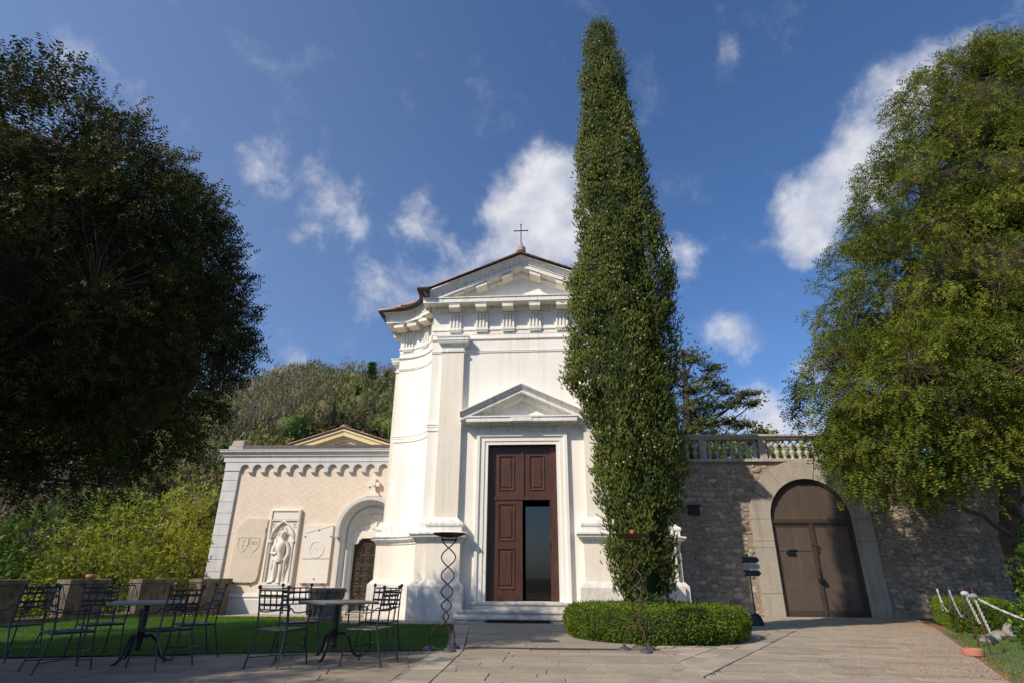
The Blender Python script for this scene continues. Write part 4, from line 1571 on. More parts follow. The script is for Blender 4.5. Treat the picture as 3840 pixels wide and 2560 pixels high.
# rubble: rows of uneven stones, each proud of the mortar by its own amount
srng = random.Random(21)
stones = []
z = -.22
while z < ZTOP - .05:
    h = srng.uniform(.08, .19)
    x = X0 + srng.uniform(-.1, .1)
    while x < 17.5:
        w = srng.uniform(.08, .30) * (1.3 if h > .15 else 1)
        cx, cz = x + w / 2, z + h / 2
        x += w
        if cz + h / 2 > ZTOP:
            continue
        rr_ = math.hypot(cx - GX, max(0, cz - GSP))
        if (rr_ < GR + OW + .06) if cz > GSP else abs(cx - GX) < GR + OW + .09:
            continue
        stones.append((cx, cz, w, h))
    z += h


def stone_mb(cx, cz, w, h):
    mm = MB()
    k = srng.choice((5, 6, 7, 8))
    ph = srng.uniform(0, 6.28)
    pr = srng.uniform(.006, .042)
    zt = srng.uniform(-.05, .05)
    outer, inner = [], []
    for i in range(k):
        a = ph + 2 * PI * i / k
        c_, s_ = math.cos(a), math.sin(a)
        e = max(abs(c_), abs(s_)) ** .55
        j = srng.uniform(.80, 1.10)
        dx, dz = c_ / e * w * .53 * j, s_ / e * h * .54 * j
        outer.append((cx + dx, cz + zt + dz))
        q = srng.uniform(.72, .93)
        inner.append((cx + dx * q, cz + zt + dz * q, srng.uniform(.7, 1.15)))
    for p in outer:
        mm.v.append(rl(p, .03))
    for p in outer:
        mm.v.append(rl(p, .012 - pr * .35))
    for p in inner:
        mm.v.append(rl(p[:2], .02 - pr * p[2]))
    mm.v.append(rl((cx, cz + zt), .02 - pr * srng.uniform(.95, 1.3)))
    for i in range(k):
        j = (i + 1) % k
        mm.f += [(i, j, k + j, k + i), (k + i, k + j, 2 * k + j, 2 * k + i), (2 * k + i, 2 * k + j, 3 * k)]
    return mm


def stone_show(s):
    cx, cz, w, h = s
    vis = (5.0 < cx < 7.2) or (10.9 < cx < 14.5 and cz < 3.6)
    return (1 if vis else .3) * w * h


stones.sort(key=lambda s: -stone_show(s))
for s in stones[:296]:
    stone_mb(*s).build('stone', 'rubble', rwall, smooth=True, ang=50)
rest = MB()
for s in stones[296:]:
    q = stone_mb(*s)
    rest.add(q.v, q.f)
kind(rest.build('stone_facing', 'rubble_mass', rwall, smooth=True, ang=50), 'stuff')
# small square niche with a lamp box on the wall
bx = thing('wall_box', 'small dark weathered box fixed high on the rubble wall', 'box', (5.18, RY, 3.1))
m = MB().box(-.19, .19, -.10, .05, -.12, .16)
m.hexa([(-.22, -.14, .16), (.22, -.14, .16), (.22, .05, .16), (-.22, .05, .16), (-.19, -.10, .22), (.19, -.10, .22), (.19, .05, .24), (-.19, .05, .24)])
m.build('box_body', 'black', bx, smooth=False)
MB().box(-.14, .14, -.115, -.10, -.08, .10).build('box_lid', 'rust_dark', bx, smooth=False)

# gate
gt = thing('metal_gate', 'arched brown metal gate with riveted sheets and a padlock', 'gate', (GX, RY + .07, -0.12))
gl_ = lambda p, h: (p[0] - GX, h, p[1] + .12)
def gb(m, x0, x1, y0, y1, z0, z1):
    return m.box(x0 - GX, x1 - GX, y0, y1, z0 + .12, z1 + .12)


apath = [(GX - GR, -.1)] + [(GX - GR * math.cos(PI * i / 24), GSP + GR * math.sin(PI * i / 24)) for i in range(25)] + [(GX + GR, -.1)]
MB().sweep(apath, [(0.01, -.10), (-.05, -.10), (-.055, -.07), (-.08, -.065), (-.085, -.02), (-.09, .03)], gl_).build('gate_frame', 'gate_frame', gt)
r2 = GR - .07
tym = [(GX - r2 * math.cos(PI * i / 24), GSP + r2 * math.sin(PI * i / 24)) for i in range(25)]
fan = MB().prism(tym, .0, .02, gl_).build('fanlight_sheet', 'gate', gt, smooth=False)
m = MB()
gb(m, GX - r2, GX + r2, -.05, .02, 2.70, 2.86)
gb(m, GX - r2, GX + r2, -.07, -.05, 2.74, 2.80)
m.build('transom', 'gate_frame', gt, smooth=False)
lvs = []
for sgn in (-1, 1):
    a, b_ = (GX - r2 + .005, GX - .03) if sgn < 0 else (GX + .005, GX + r2 - .005)
    m = MB()
    gb(m, a, b_, .0, .02, -.13, 2.695)
    lfm = m.build('gate_leaf', 'gate', gt, smooth=False)
    m = MB()
    gb(m, a, a + .07, -.022, .0, -.06, 2.69)
    gb(m, b_ - .07, b_, -.022, .0, -.06, 2.69)
    gb(m, a + .07, b_ - .07, -.02, .0, 2.62, 2.69)
    gb(m, a + .07, b_ - .07, -.02, .0, -.125, .05)
    if sgn < 0:
        gb(m, a + .07, b_ - .07, -.012, .0, 1.84, 1.855)
    m.build('leaf_frame', 'gate_frame', lfm, smooth=False)
    m = MB()
    for c_ in range(4):
        x = a + .20 + c_ * (b_ - a - .40) / 3
        for r_ in range(11):
            z = .2 + r_ * .235
            q = gl_((x, z), -.001)
            m.add([(q[0] - .009, q[1], q[2] - .009), (q[0] + .009, q[1], q[2] - .009), (q[0] + .009, q[1], q[2] + .009), (q[0] - .009, q[1], q[2] + .009), (q[0], q[1] - .007, q[2])], [(0, 1, 4), (1, 2, 4), (2, 3, 4), (3, 0, 4)])
    kind(m.build('rivets', 'gate_frame', lfm, smooth=False), 'stuff')
    for z in (.25, 1.15, 1.72, 2.5):
        xx = a if sgn < 0 else b_
        MB().tube([gl_((xx, z), -.03), gl_((xx, z + .16), -.03)], .022, 6).build('hinge', 'rust', lfm)
m = MB()
gb(m, GX - .055, GX + .02, -.06, -.022, -.05, 2.74)
gb(m, GX + .03, GX + .055, -.05, -.022, 1.9, 2.74)
m.build('meeting_bar', 'gate_frame', gt, smooth=False)
m = MB()
m.tube([gl_((GX - .01, .98), -.08), gl_((GX - .02, 1.2), -.08), gl_((GX - .03, 1.32), -.07)], .014, 6)
gb(m, GX - .09, GX + .10, -.13, -.06, .88, .99)
m.build('padlock', 'black', gt)
m = MB()
gb(m, GX - .96, GX - .68, -.07, -.005, 1.74, 1.82)
gb(m, GX - .90, GX - .60, -.05, -.012, 1.86, 1.885)
m.build('door_closer', 'black', gt, smooth=False)
m = MB()
for (x, z) in ((GX - .10, 2.1), (GX + .07, 2.06), (GX + .02, 1.93)):
    m.tube([gl_((x, z), -.06), gl_((x + .02, z - .16), -.06)], .012, 6)
    m.tube([gl_((x - .05, z - .05), -.065), gl_((x + .08, z - .06), -.065)], .014, 6)
m.build('bolt', 'rust', gt)

# balustrade on top of the wall
bal = thing('balustrade', 'weathered stone balustrade with turned balusters on top of the retaining wall', 'balustrade', (9.04, RY, 4.80))
bo = lambda p, h: (p[0] - 9.04, h, p[1] - 4.80)
def bb(m, x0, x1, y0, y1, z0, z1):
    return m.box(x0 - 9.04, x1 - 9.04, y0, y1, z0 - 4.8, z1 - 4.8)


m = MB().sweep([(19.0, 0.0), (X0, 0.0)], [(.02, 4.77), (.09, 4.785), (.09, 4.87), (.04, 4.885), (-.34, 4.885)], lambda p, h: (p[0] - 9.04, p[1], h - 4.8))
m.build('base_course', 'balustrade', bal, smooth=False)
m = MB().sweep([(19.0, 0.0), (X0, 0.0)], [(-.16, 5.58), (.02, 5.585), (.03, 5.62), (.05, 5.63), (.05, 5.66), (.09, 5.675), (.09, 5.73), (.06, 5.755), (-.34, 5.755), (-.36, 5.6), (-.16, 5.58)], lambda p, h: (p[0] - 9.04, p[1], h - 4.8))
m.build('rail', 'balustrade', bal, smooth=False)
bm = MB().lathe([(.085, 0), (.085, .045), (.055, .055), (.05, .075), (.062, .13), (.088, .21), (.094, .26), (.08, .305), (.05, .335), (.045, .345), (.068, .355), (.068, .375), (.045, .385), (.05, .40), (.08, .44), (.086, .48), (.07, .55), (.048, .62), (.042, .645), (.055, .655), (.075, .665), (.075, .70)], 14)
bme = bm.mesh('baluster', 'balustrade', ang=50)
px = [3.56, 5.76, 7.85, 9.93, 12.0, 14.1, 16.2, 18.3]
for x in px:
    m = MB()
    bb(m, x - .12, x + .12, .02, .26, 4.886, 5.584)
    m.build('post', 'balustrade', bal, smooth=False)
for a, b_ in zip(px, px[1:]):
    n = 7
    for k in range(n):
        o = bpy.data.objects.new('baluster', bme)
        o.location = bo((a + .12 + (b_ - a - .24) * (k + .5) / n, 4.885), .14)
        o.rotation_euler = (0, 0, srng.uniform(0, 3))
        link(o, bal)

# ================================================================== GROUND
def clip(poly, region):
    """convex clip (Sutherland-Hodgman); region runs counter-clockwise"""
    out = poly
    for i in range(len(region)):
        a, b_ = region[i], region[(i + 1) % len(region)]
        ex_, ey_ = b_[0] - a[0], b_[1] - a[1]
        src, out = out, []
        for j in range(len(src)):
            p, q = src[j], src[(j + 1) % len(src)]
            sp_ = ex_ * (p[1] - a[1]) - ey_ * (p[0] - a[0])
            sq_ = ex_ * (q[1] - a[1]) - ey_ * (q[0] - a[0])
            if sp_ >= 0:
                out.append(p)
            if (sp_ > 0) != (sq_ > 0) and abs(sp_ - sq_) > 1e-12:
                t = sp_ / (sp_ - sq_)
                out.append((p[0] + (q[0] - p[0]) * t, p[1] + (q[1] - p[1]) * t))
        if len(out) < 3:
            return []
    return out


def sheet(name, poly, dz, mat, ny=24):
    """a ground sheet that follows the level of the terrace"""
    ys = [p[1] for p in poly]
    lo_, hi_ = min(ys), max(ys)
    m = MB()
    cuts = [lo_ + (hi_ - lo_) * i / ny for i in range(ny + 1)]
    xa, xb = min(p[0] for p in poly) - 1, max(p[0] for p in poly) + 1
    for a, b_ in zip(cuts, cuts[1:]):
        c_ = clip(poly, [(xa, a), (xb, a), (xb, b_), (xa, b_)])
        if c_:
            m.add([(x, y, gz(y) + dz) for x, y in c_], [tuple(range(len(c_)))])
    return m.build(name, mat, None, smooth=False)


ground = kind(sheet('ground', [(-11.9, -14), (26, -14), (26, 20.9), (-11.9, 20.9)], -.02, 'soil', 60), 'structure')
pavement = kind(sheet('pavement', [(-11.6, -6), (7.0, -6), (7.0, 8.0), (11.6, 20.5), (-9.6, 20.2), (-11.6, 8)], -.011, 'joint', 60), 'structure')

# the lawn's outline (front edge follows the terrace paving, right edge the path, back edge the walk along the wing)
LAWN = [(-11.45, 7.10), (-1.48, 9.60), (-2.02, 14.25), (-4.7, 14.3), (-6.7, 17.9), (-10.0, 17.9), (-11.2, 13.6)]
lawn = kind(sheet('lawn', LAWN, .012, 'lawn', 40), 'structure')

slabs = []


def slab_rows(region, origin, ang, depth, lens, mat, seed, off=0.0):
    """courses of slabs inside a convex region: ang is the direction of the courses"""
    r = random.Random(seed)
    ca_, sa_ = math.cos(ang), math.sin(ang)
    to = lambda p: ((p[0] - origin[0]) * ca_ + (p[1] - origin[1]) * sa_, -(p[0] - origin[0]) * sa_ + (p[1] - origin[1]) * ca_)
    fr = lambda p: (origin[0] + p[0] * ca_ - p[1] * sa_, origin[1] + p[0] * sa_ + p[1] * ca_)
    L = [to(p) for p in region]
    x0, x1 = min(p[0] for p in L), max(p[0] for p in L)
    y = min(p[1] for p in L)
    y1 = max(p[1] for p in L)
    while y < y1:
        d = depth * r.uniform(.88, 1.14)
        x = x0 - r.uniform(0, lens[1])
        while x < x1:
            w = r.uniform(*lens)
            g = .0035
            q = [fr(p) for p in ((x + g, y + g), (x + w - g, y + g), (x + w - g, y + d - g), (x + g, y + d - g))]
            c_ = clip(q, region)
            if c_:
                ar = abs(sum(c_[i][0] * c_[(i + 1) % len(c_)][1] - c_[(i + 1) % len(c_)][0] * c_[i][1] for i in range(len(c_)))) / 2
                if ar > .012:
                    slabs.append((c_, ang, mat, r.uniform(-.0035, .0035), ar))
            x += w
        y += d


L1 = lambda y: 1.80 + .565 * (y - 8.12)         # joint between the path and the drive
RE = lambda y: 9.18 + .51 * (y - 15.97)         # right edge of the drive
PATH_L = lambda y: -1.27 - .095 * (y - 9.7)     # left edge of the path up to the church
# the path up to the door, before and behind the drain
slab_rows([(-1.20, 5), (1.78, 5), (1.78, 9.83), (-1.20, 9.83)], (0, 5), 0.0, .285, (.55, 1.15), 'paving', 1)
slab_rows([(-1.22, 10.05), (1.30, 10.05), (3.4, 15.6), (PATH_L(15.6), 15.6)], (0, 10), 0.0, .25, (.45, .95), 'paving', 2)
# border course on the left of the path
slab_rows([(-1.63, 5), (-1.21, 5), (-1.21, 9.66), (-1.63, 9.66)], (-1.21, 5), PI / 2, .41, (.7, 1.2), 'border', 3)
slab_rows([(-1.65, 9.67), (-1.22, 9.67), (PATH_L(15.3) + .02, 15.3), (PATH_L(15.3) - .41, 15.3)], (-1.22, 9.67), PI / 2 + .095, .41, (.7, 1.2), 'border', 13)
# terrace under the tables
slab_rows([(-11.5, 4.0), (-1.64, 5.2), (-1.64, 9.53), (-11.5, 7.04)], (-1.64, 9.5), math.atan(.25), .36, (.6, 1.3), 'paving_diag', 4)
# border course of the drive and the drive itself
slab_rows([(L1(6.0) - .02, 6.0), (L1(6.0) + .36, 6.0), (L1(17.5) + .36, 17.5), (L1(17.5), 17.5)], (L1(6.0), 6.0), math.atan2(1, .565), .36, (.8, 1.4), 'border', 5)
slab_rows([(L1(6.0) + .38, 6.0), (RE(6.0) + .25, 6.0), (RE(20.3) + .25, 20.3), (L1(17.6) + .38, 17.6)], (4, 6), R(-5), .27, (.45, .95), 'paving', 6)
# wedge between the path and the drive, and round the hedge
slab_rows([(1.80, 8.12), (L1(10.6) - .02, 10.6), (1.80, 10.6)], (1.8, 8.1), math.atan2(1, .565), .30, (.4, .8), 'border', 7)
slab_rows([(L1(10.6) - .3, 10.6), (L1(10.6) - .02, 10.6), (L1(17.5) - .02, 17.5), (3.0, 17.5)], (3, 10), R(8), .34, (.6, 1.1), 'border', 8)
# walk in front of the wing and along the foot of the church
slab_rows([(-9.75, 17.96), (-6.6, 17.96), (-4.9, 19.3), (-9.4, 19.42)], (-9, 18), 0.0, .42, (.7, 1.3), 'border', 9)
slab_rows([(-4.62, 14.34), (PATH_L(15.3) - .42, 14.3), (PATH_L(15.3) - .42, 16.0), (-4.9, 18.5), (-6.55, 17.9)], (-5, 14), R(3), .40, (.6, 1.2), 'border', 10)
# apron before the gate
slab_rows([(L1(17.6) + .38, 17.62), (RE(20.2) , 20.2), (5.2, 20.44), (5.2, 17.62)], (5, 17.6), R(-3), .30, (.5, 1.0), 'border', 11)


def slab_size(s):
    c_, ang, mat, dz, ar = s
    x = sum(p[0] for p in c_) / len(c_)
    y = sum(p[1] for p in c_) / len(c_)
    if y < 6.6 or abs(x - .05 * y) > .93 * y + .3:
        return 0.0
    return ar / (x * x + y * y) ** 1.5


def slab_mesh(s, local=True):
    c_, ang, mat, dz, ar = s
    x = sum(p[0] for p in c_) / len(c_)
    y = sum(p[1] for p in c_) / len(c_)
    ca_, sa_ = math.cos(-ang), math.sin(-ang)
    m = MB()
    n = len(c_)
    ring0, ring1 = [], []
    for px_, py_ in c_:
        dx, dy = px_ - x, py_ - y
        k = max(.6, 1 - .007 / max(.02, math.hypot(dx, dy)))
        for ring, f, zz in ((ring0, 1.0, gz(py_) - .004), (ring1, k, gz(py_) + dz + .002)):
            ax, ay = dx * f, dy * f
            if local:
                ring.append((ax * ca_ - ay * sa_, ax * sa_ + ay * ca_, zz - gz(y)))
            else:
                ring.append((x + ax, y + ay, zz))
    m.v = [(p[0], p[1], p[2] - .02) for p in ring0] + ring0 + ring1
    for i in range(n):
        j = (i + 1) % n
        m.f += [(i, j, n + j, n + i), (n + i, n + j, 2 * n + j, 2 * n + i)]
    m.f.append(tuple(range(2 * n, 3 * n)))
    return m, (x, y, gz(y))


slabs.sort(key=lambda s: -slab_size(s))
for s in slabs[:298]:
    m, p = slab_mesh(s)
    o = m.build('paving_stone', s[2], pavement, smooth=False)
    o.location = p
    o.rotation_euler = (0, 0, s[1])
for mat in ('paving', 'paving_diag', 'border'):
    rest = MB()
    for s in slabs[298:]:
        if s[2] == mat:
            q, p = slab_mesh(s, False)
            rest.add(q.v, q.f)
    if rest.v:
        kind(rest.build('paving_field', mat, pavement, smooth=False), 'stuff')

# drain across the path
dr = thing('drain_channel', 'long rusty slotted drain grate across the path', 'drain', (-.15, 9.94, 0))
m = MB().box(-1.06, 1.30, -.085, .085, -.015, -.004)
m.build('channel', 'void', dr)
m = MB().box(-1.06, 1.30, -.10, -.075, -.02, .005).box(-1.06, 1.30, .075, .10, -.02, .005)
for k in range(46):
    x = -1.05 + k * .0513
    m.box(x, x + .024, -.075, .075, -.012, .004)
m.build('grate', 'drain', dr, smooth=False)

# door mat
mt = thing('door_mat', 'black rubber mat lying before the church steps', 'mat', (-.62, 15.42, .0), R(-1.4))
m = MB().bevel_box(-.80, .80, -.02, .0, -.26, .26, .008)
m.v = [(x, z, -y + .001) for x, y, z in m.v]
m.build('mat_body', 'mat', mt, smooth=False)
m = MB()
for k in range(22):
    m.box(-.76, .76, -.235 + k * .0222, -.226 + k * .0222, .02, .026)
kind(m.build('mat_ribs', 'mat', mt, smooth=False), 'stuff')

# ================================================================== PARAPET WITH RAILINGS
pdir = Vector((-.26, -.966)).normalized()
pout = Vector((pdir.y, -pdir.x))                # away from the lawn
if pout.x > 0:
    pout = -pout
P0 = Vector((-10.1, 19.1))
PIERS = [(-.30, .92, 'stone parapet pier that meets the peach wing'), (1.90, 2.96, 'stone parapet pier in the middle of the railing'),
         (3.92, 4.92, 'stone parapet pier carrying a terracotta bowl'), (5.95, 7.6, 'dark mossy stone parapet pier nearest the tree')]
prng = random.Random(4)


def pp3(s, o, z):
    q = P0 + pdir * s + pout * o
    return (q.x, q.y, z)


def rough_block(s0, s1, o0, o1, z0, z1, amp, n=(7, 3, 6), seed=0, org=(0, 0, 0)):
    """weathered block: a subdivided box pushed about by noise"""
    m = MB()
    nx_, ny_, nz_ = n
    idx = {}

    def vert(i, j, k):
        key = (i, j, k)
        if key not in idx:
            s, o, z = s0 + (s1 - s0) * i / nx_, o0 + (o1 - o0) * j / ny_, z0 + (z1 - z0) * k / nz_
            p = Vector(pp3(s, o, z))
            d = mnoise.noise_vector(p * 3.1 + Vector((seed, 0, 0))) * amp + mnoise.noise_vector(p * 9.0) * amp * .4
            if k == 0:
                d.z = 0
            idx[key] = len(m.v)
            m.v.append(tuple(p + d - Vector(org)))
        return idx[key]

    for i in range(nx_):
        for k in range(nz_):
            m.f.append((vert(i, 0, k), vert(i, 0, k + 1), vert(i + 1, 0, k + 1), vert(i + 1, 0, k)))
            m.f.append((vert(i, ny_, k), vert(i + 1, ny_, k), vert(i + 1, ny_, k + 1), vert(i, ny_, k + 1)))
    for j in range(ny_):
        for k in range(nz_):
            m.f.append((vert(0, j, k), vert(0, j + 1, k), vert(0, j + 1, k + 1), vert(0, j, k + 1)))
            m.f.append((vert(nx_, j, k), vert(nx_, j, k + 1), vert(nx_, j + 1, k + 1), vert(nx_, j + 1, k)))
    for i in range(nx_):
        for j in range(ny_):
            m.f.append((vert(i, j, nz_), vert(i, j + 1, nz_), vert(i + 1, j + 1, nz_), vert(i + 1, j, nz_)))
    return m


for i, (a, b_, lab) in enumerate(PIERS):
    c_ = pp3((a + b_) / 2, .18, -.1)
    t = thing('parapet_pier', lab, 'pier', c_, group='stone piers of the parapet')
    m = rough_block(a, b_, 0, .40, -.35, .80, .025, seed=i * 7, org=c_)
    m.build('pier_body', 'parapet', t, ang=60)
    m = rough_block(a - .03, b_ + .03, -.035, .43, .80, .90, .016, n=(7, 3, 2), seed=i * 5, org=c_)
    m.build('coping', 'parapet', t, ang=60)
for i in range(3):
    a, b_ = PIERS[i][1], PIERS[i + 1][0]
    c_ = pp3((a + b_) / 2, .2, -.1)
    m = rough_block(a + .0, b_ - .0, -.02, .40, -.35, .03 + .02 * i, .02, n=(6, 3, 3), seed=30 + i, org=c_)
    o = m.build('parapet_sill', 'parapet', None, ang=60)
    o.location = c_
    tag(o, ['low stone sill under the short railing next to the wing', 'low stone sill under the middle railing', 'low stone sill under the railing next to the dark pier'][i], 'sill', 'sills under the railings')
    rlg = thing('railing', ['short black iron railing next to the peach wing', 'black iron railing between the middle pier and the bowl pier', 'black iron railing beside the darkest pier'][i], 'railing', c_, group='iron railings of the parapet')
    rel = lambda s, o_, z: tuple(Vector(pp3(s, o_, z)) - Vector(c_))
    MB().tube([rel(a - .1, .22, .74), rel(b_ + .1, .22, .74)], .016, 5).build('top_rail', 'black', rlg)
    MB().tube([rel(a - .1, .22, .14), rel(b_ + .1, .22, .14)], .012, 5).build('bottom_rail', 'black', rlg)
    n = int((b_ - a) / .105)
    for k in range(n + 1):
        s = a + .03 + (b_ - a - .06) * k / n
        MB().tube([rel(s, .22, .05), rel(s, .22, .74)], .0085, 5).build('bar', 'black', rlg)
bw = thing('terracotta_bowl', 'small round terracotta bowl standing on a parapet pier', 'bowl', pp3(4.32, .16, .90))
MB().lathe([(.06, 0), (.10, .02), (.125, .06), (.12, .10), (.105, .115), (.09, .105), (.08, .07), (.02, .06)], 16).build('bowl_body', 'terracotta', bw)

# ================================================================== WELLHEAD
wl = thing('wellhead', 'round carved stone wellhead on the lawn before the wing', 'well', (-5.35, 15.15, -.02))
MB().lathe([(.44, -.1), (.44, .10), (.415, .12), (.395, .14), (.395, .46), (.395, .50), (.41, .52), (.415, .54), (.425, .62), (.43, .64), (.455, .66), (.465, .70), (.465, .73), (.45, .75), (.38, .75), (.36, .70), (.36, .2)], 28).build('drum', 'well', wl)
for r_ in range(4):
    for k in range(16):
        a0 = 2 * PI * (k + (r_ % 2) * .5) / 16
        a1 = a0 + 2 * PI / 16 - .03
        m = MB()
        z0, z1 = .145 + r_ * .08, .145 + r_ * .08 + .072
        for a in (a0, (a0 + a1) / 2, a1):
            for rad_, zz in ((.385, z0), (.408, z0 + .006), (.408, z1 - .006), (.385, z1)):
                m.v.append((rad_ * math.cos(a), rad_ * math.sin(a), zz))
        for i in range(2):
            for q in range(3):
                m.f.append((i * 4 + q, (i + 1) * 4 + q, (i + 1) * 4 + q + 1, i * 4 + q + 1))
        m.f += [(0, 1, 2, 3), (11, 10, 9, 8)]
        if m.v[0][1] < .15:
            m.build('stone_block', 'well', wl, smooth=False)
m = MB()
for k in range(30):
    a = 2 * PI * k / 30
    m.ball((.452 * math.cos(a), .452 * math.sin(a), .685), .026, 6)
for k in range(36):
    a = 2 * PI * k / 36
    m.tube([(.408 * math.cos(a), .408 * math.sin(a), .53), (.425 * math.cos(a), .425 * math.sin(a), .63)], .016, 5)
m.build('egg_moulding', 'well', wl)
m = MB()
a = R(-125)
e1, e2 = Vector((math.cos(a), math.sin(a), 0)), Vector((-math.sin(a), math.cos(a), 0))
for k in range(18):
    t = 2 * PI * k / 18
    m.ball(tuple(e1 * .415 + e2 * (.10 * math.cos(t)) + Vector((0, 0, .28 + .10 * math.sin(t)))), .030, 6)
m.ball(tuple(e1 * .43 + Vector((0, 0, .28))), .06, 8)
for sg in (-1, 1):
    m.tube([tuple(e1 * .415 + e2 * (sg * q) + Vector((0, 0, zz))) for q, zz in ((.10, .36), (.14, .46), (.10, .50), (.16, .42), (.15, .28), (.13, .16))], .022, 6)
m.build('carved_mask', 'well', wl)

# ================================================================== TABLES AND CHAIRS
def make_table(label, x, y, rz, size):
    t = thing('cafe_table', label, 'table', (x, y, 0), rz, 'stone topped iron tables')
    h = size / 2
    poly = [(h * sx * (1 - .06 * q), h * sy * (1 - .06 * (1 - q))) for sx, sy, qs in ((1, 1, (0, 1)), (-1, 1, (1, 0)), (-1, -1, (0, 1)), (1, -1, (1, 0))) for q in qs]
    m = MB().sweep([(p[0], p[1]) for p in poly][::-1], [(-.05, .672), (-.012, .672), (0, .68), (.0, .694), (-.008, .704), (-.02, .706)], mpz, closed=True)
    m.add([(p[0] * .955, p[1] * .955, .7055) for p in poly], [tuple(range(8))])
    m.add([(p[0] * .96, p[1] * .96, .672) for p in poly], [tuple(range(7, -1, -1))])
    m.build('table_top', 'table_top', t, ang=25)
    m = MB().tube([(0, 0, .20), (0, 0, .34), (0, 0, .36), (0, 0, .38), (0, 0, .67)], [.040, .040, .050, .040, .036], 10)
    m.box(-.16, .16, -.02, .02, .655, .671).box(-.02, .02, -.16, .16, .65, .655)
    m.build('pole', 'black', t)
    for k in range(3):
        a = 2 * PI * k / 3 + R(25) - rz
        pts = [(0, .26), (.04, .30), (.12, .305), (.19, .25), (.23, .15), (.27, .06), (.33, .015), (.40, .006)]
        MB().tube([(r_ * math.cos(a), r_ * math.sin(a), z) for r_, z in pts], [.026, .024, .022, .021, .020, .019, .016, .010], 7).build('leg', 'black', t)
    MB().ball((0, 0, .165), .042, 10).tube([(0, 0, .18), (0, 0, .24)], .02, 8).build('finial', 'black', t)
    return t


make_table('square stone topped table by the lit edge of the lawn, with four chairs round it', -2.86, 8.60, R(45), .80)
make_table('square stone topped table in the deep shade in front of the parapet', -5.22, 8.02, R(30), .84)


def make_chair(label, x, y, face, worn=False):
    """iron armchair with strap seat and back; local +y is the way it faces"""
    fm = 'iron_seat' if worn else 'iron_chair'
    t = thing('iron_armchair', label, 'chair', (x, y, 0), -face, 'iron strap armchairs round the tables')
    W2, D2, SH = .215, .205, .405
    for sx in (-1, 1):
        bl = MB().tube([(sx * .235, -.315, 0), (sx * .225, -.27, .16), (sx * W2, -.205, SH), (sx * W2, -.225, .62), (sx * (W2 + .002), -.265, .875)], [.010, .0105, .011, .011, .010], 6)
        bl.lathe([(.030, 0), (.028, .004)], 8, (sx * .237, -.318, 0))
        blo = bl.build('back_leg', fm, t)
        MB().ball((sx * (W2 + .002), -.268, .895), .026, 8).build('finial', fm, blo)
        fl_ = MB().tube([(sx * .235, .255, 0), (sx * .225, .225, .2), (sx * W2, .205, SH), (sx * (W2 + .015), .20, .605)], [.010, .0105, .011, .010], 6)
        fl_.lathe([(.030, 0), (.028, .004)], 8, (sx * .236, .256, 0))
        flo = fl_.build('front_leg', fm, t)
        MB().ball((sx * (W2 + .015), .20, .625), .020, 8).build('finial', fm, flo)
        ax = sx * (W2 + .012)
        MB().tube([(sx * W2, -.235, .655), (ax + sx * .01, -.19, .655), (ax + sx * .02, -.15, .61), (ax + sx * .02, -.05, .598), (ax, .19, .607), (ax + sx * .0, .235, .603), (ax, .25, .585), (ax, .238, .568), (ax, .222, .578)], .0085, 6).build('arm', fm, t)
    m = MB()
    m.tube([(-W2, -D2, SH), (W2, -D2, SH)], .012, 6).tube([(-W2, D2, SH), (W2, D2, SH)], .012, 6)
    m.tube([(-W2, -D2, SH), (-W2, D2, SH)], .012, 6).tube([(W2, -D2, SH), (W2, D2, SH)], .012, 6)
    st = m.build('seat', fm, t)
    for k in range(5):
        q = -.155 + k * .0775
        MB().box(q - .022, q + .022, -D2 - .012, D2 + .012, SH + .010 - .004 * (k % 2), SH + .013 - .004 * (k % 2)).build('strap', fm, st, smooth=False)
        MB().box(-W2 - .012, W2 + .012, q - .022, q + .022, SH + .007 + .003 * (k % 2), SH + .0095 + .003 * (k % 2)).build('strap', fm, st, smooth=False)
    by = lambda z: -.225 - .04 * (z - .62) / .255
    bk = MB().tube([(-W2, by(.855), .855), (W2, by(.855), .855)], .010, 6).build('backrest', fm, t)
    MB().tube([(-W2, by(.635), .635), (W2, by(.635), .635)], .010, 6).build('lower_rail', fm, bk)
    for z in (.692, .795):
        y0 = by(z)
        MB().box(-W2, W2, y0 - .002, y0 + .002, z - .015, z + .015).build('strap', fm, bk, smooth=False)
    for k in range(4):
        q = -.135 + k * .09
        MB().hexa([(q - .010, by(.635) - .005, .635), (q + .010, by(.635) - .005, .635), (q + .010, by(.635) - .002, .635), (q - .010, by(.635) - .002, .635),
                   (q - .010, by(.855) - .005, .855), (q + .010, by(.855) - .005, .855), (q + .010, by(.855) - .002, .855), (q - .010, by(.855) - .002, .855)]).build('strap', fm, bk, smooth=False)
    m = MB()
    for sx in (-1, 1):
        m.tube([(sx * .230, -.285, .11), (sx * .05, 0, .115), (0, 0, .115)], .006, 5)
        m.tube([(sx * .230, .238, .11), (sx * .05, 0, .115), (0, 0, .115)], .006, 5)
    m.tube([(-.05, 0, .115), (.05, 0, .115)], .007, 5)
    m.build('stretcher', fm, t)
    return t


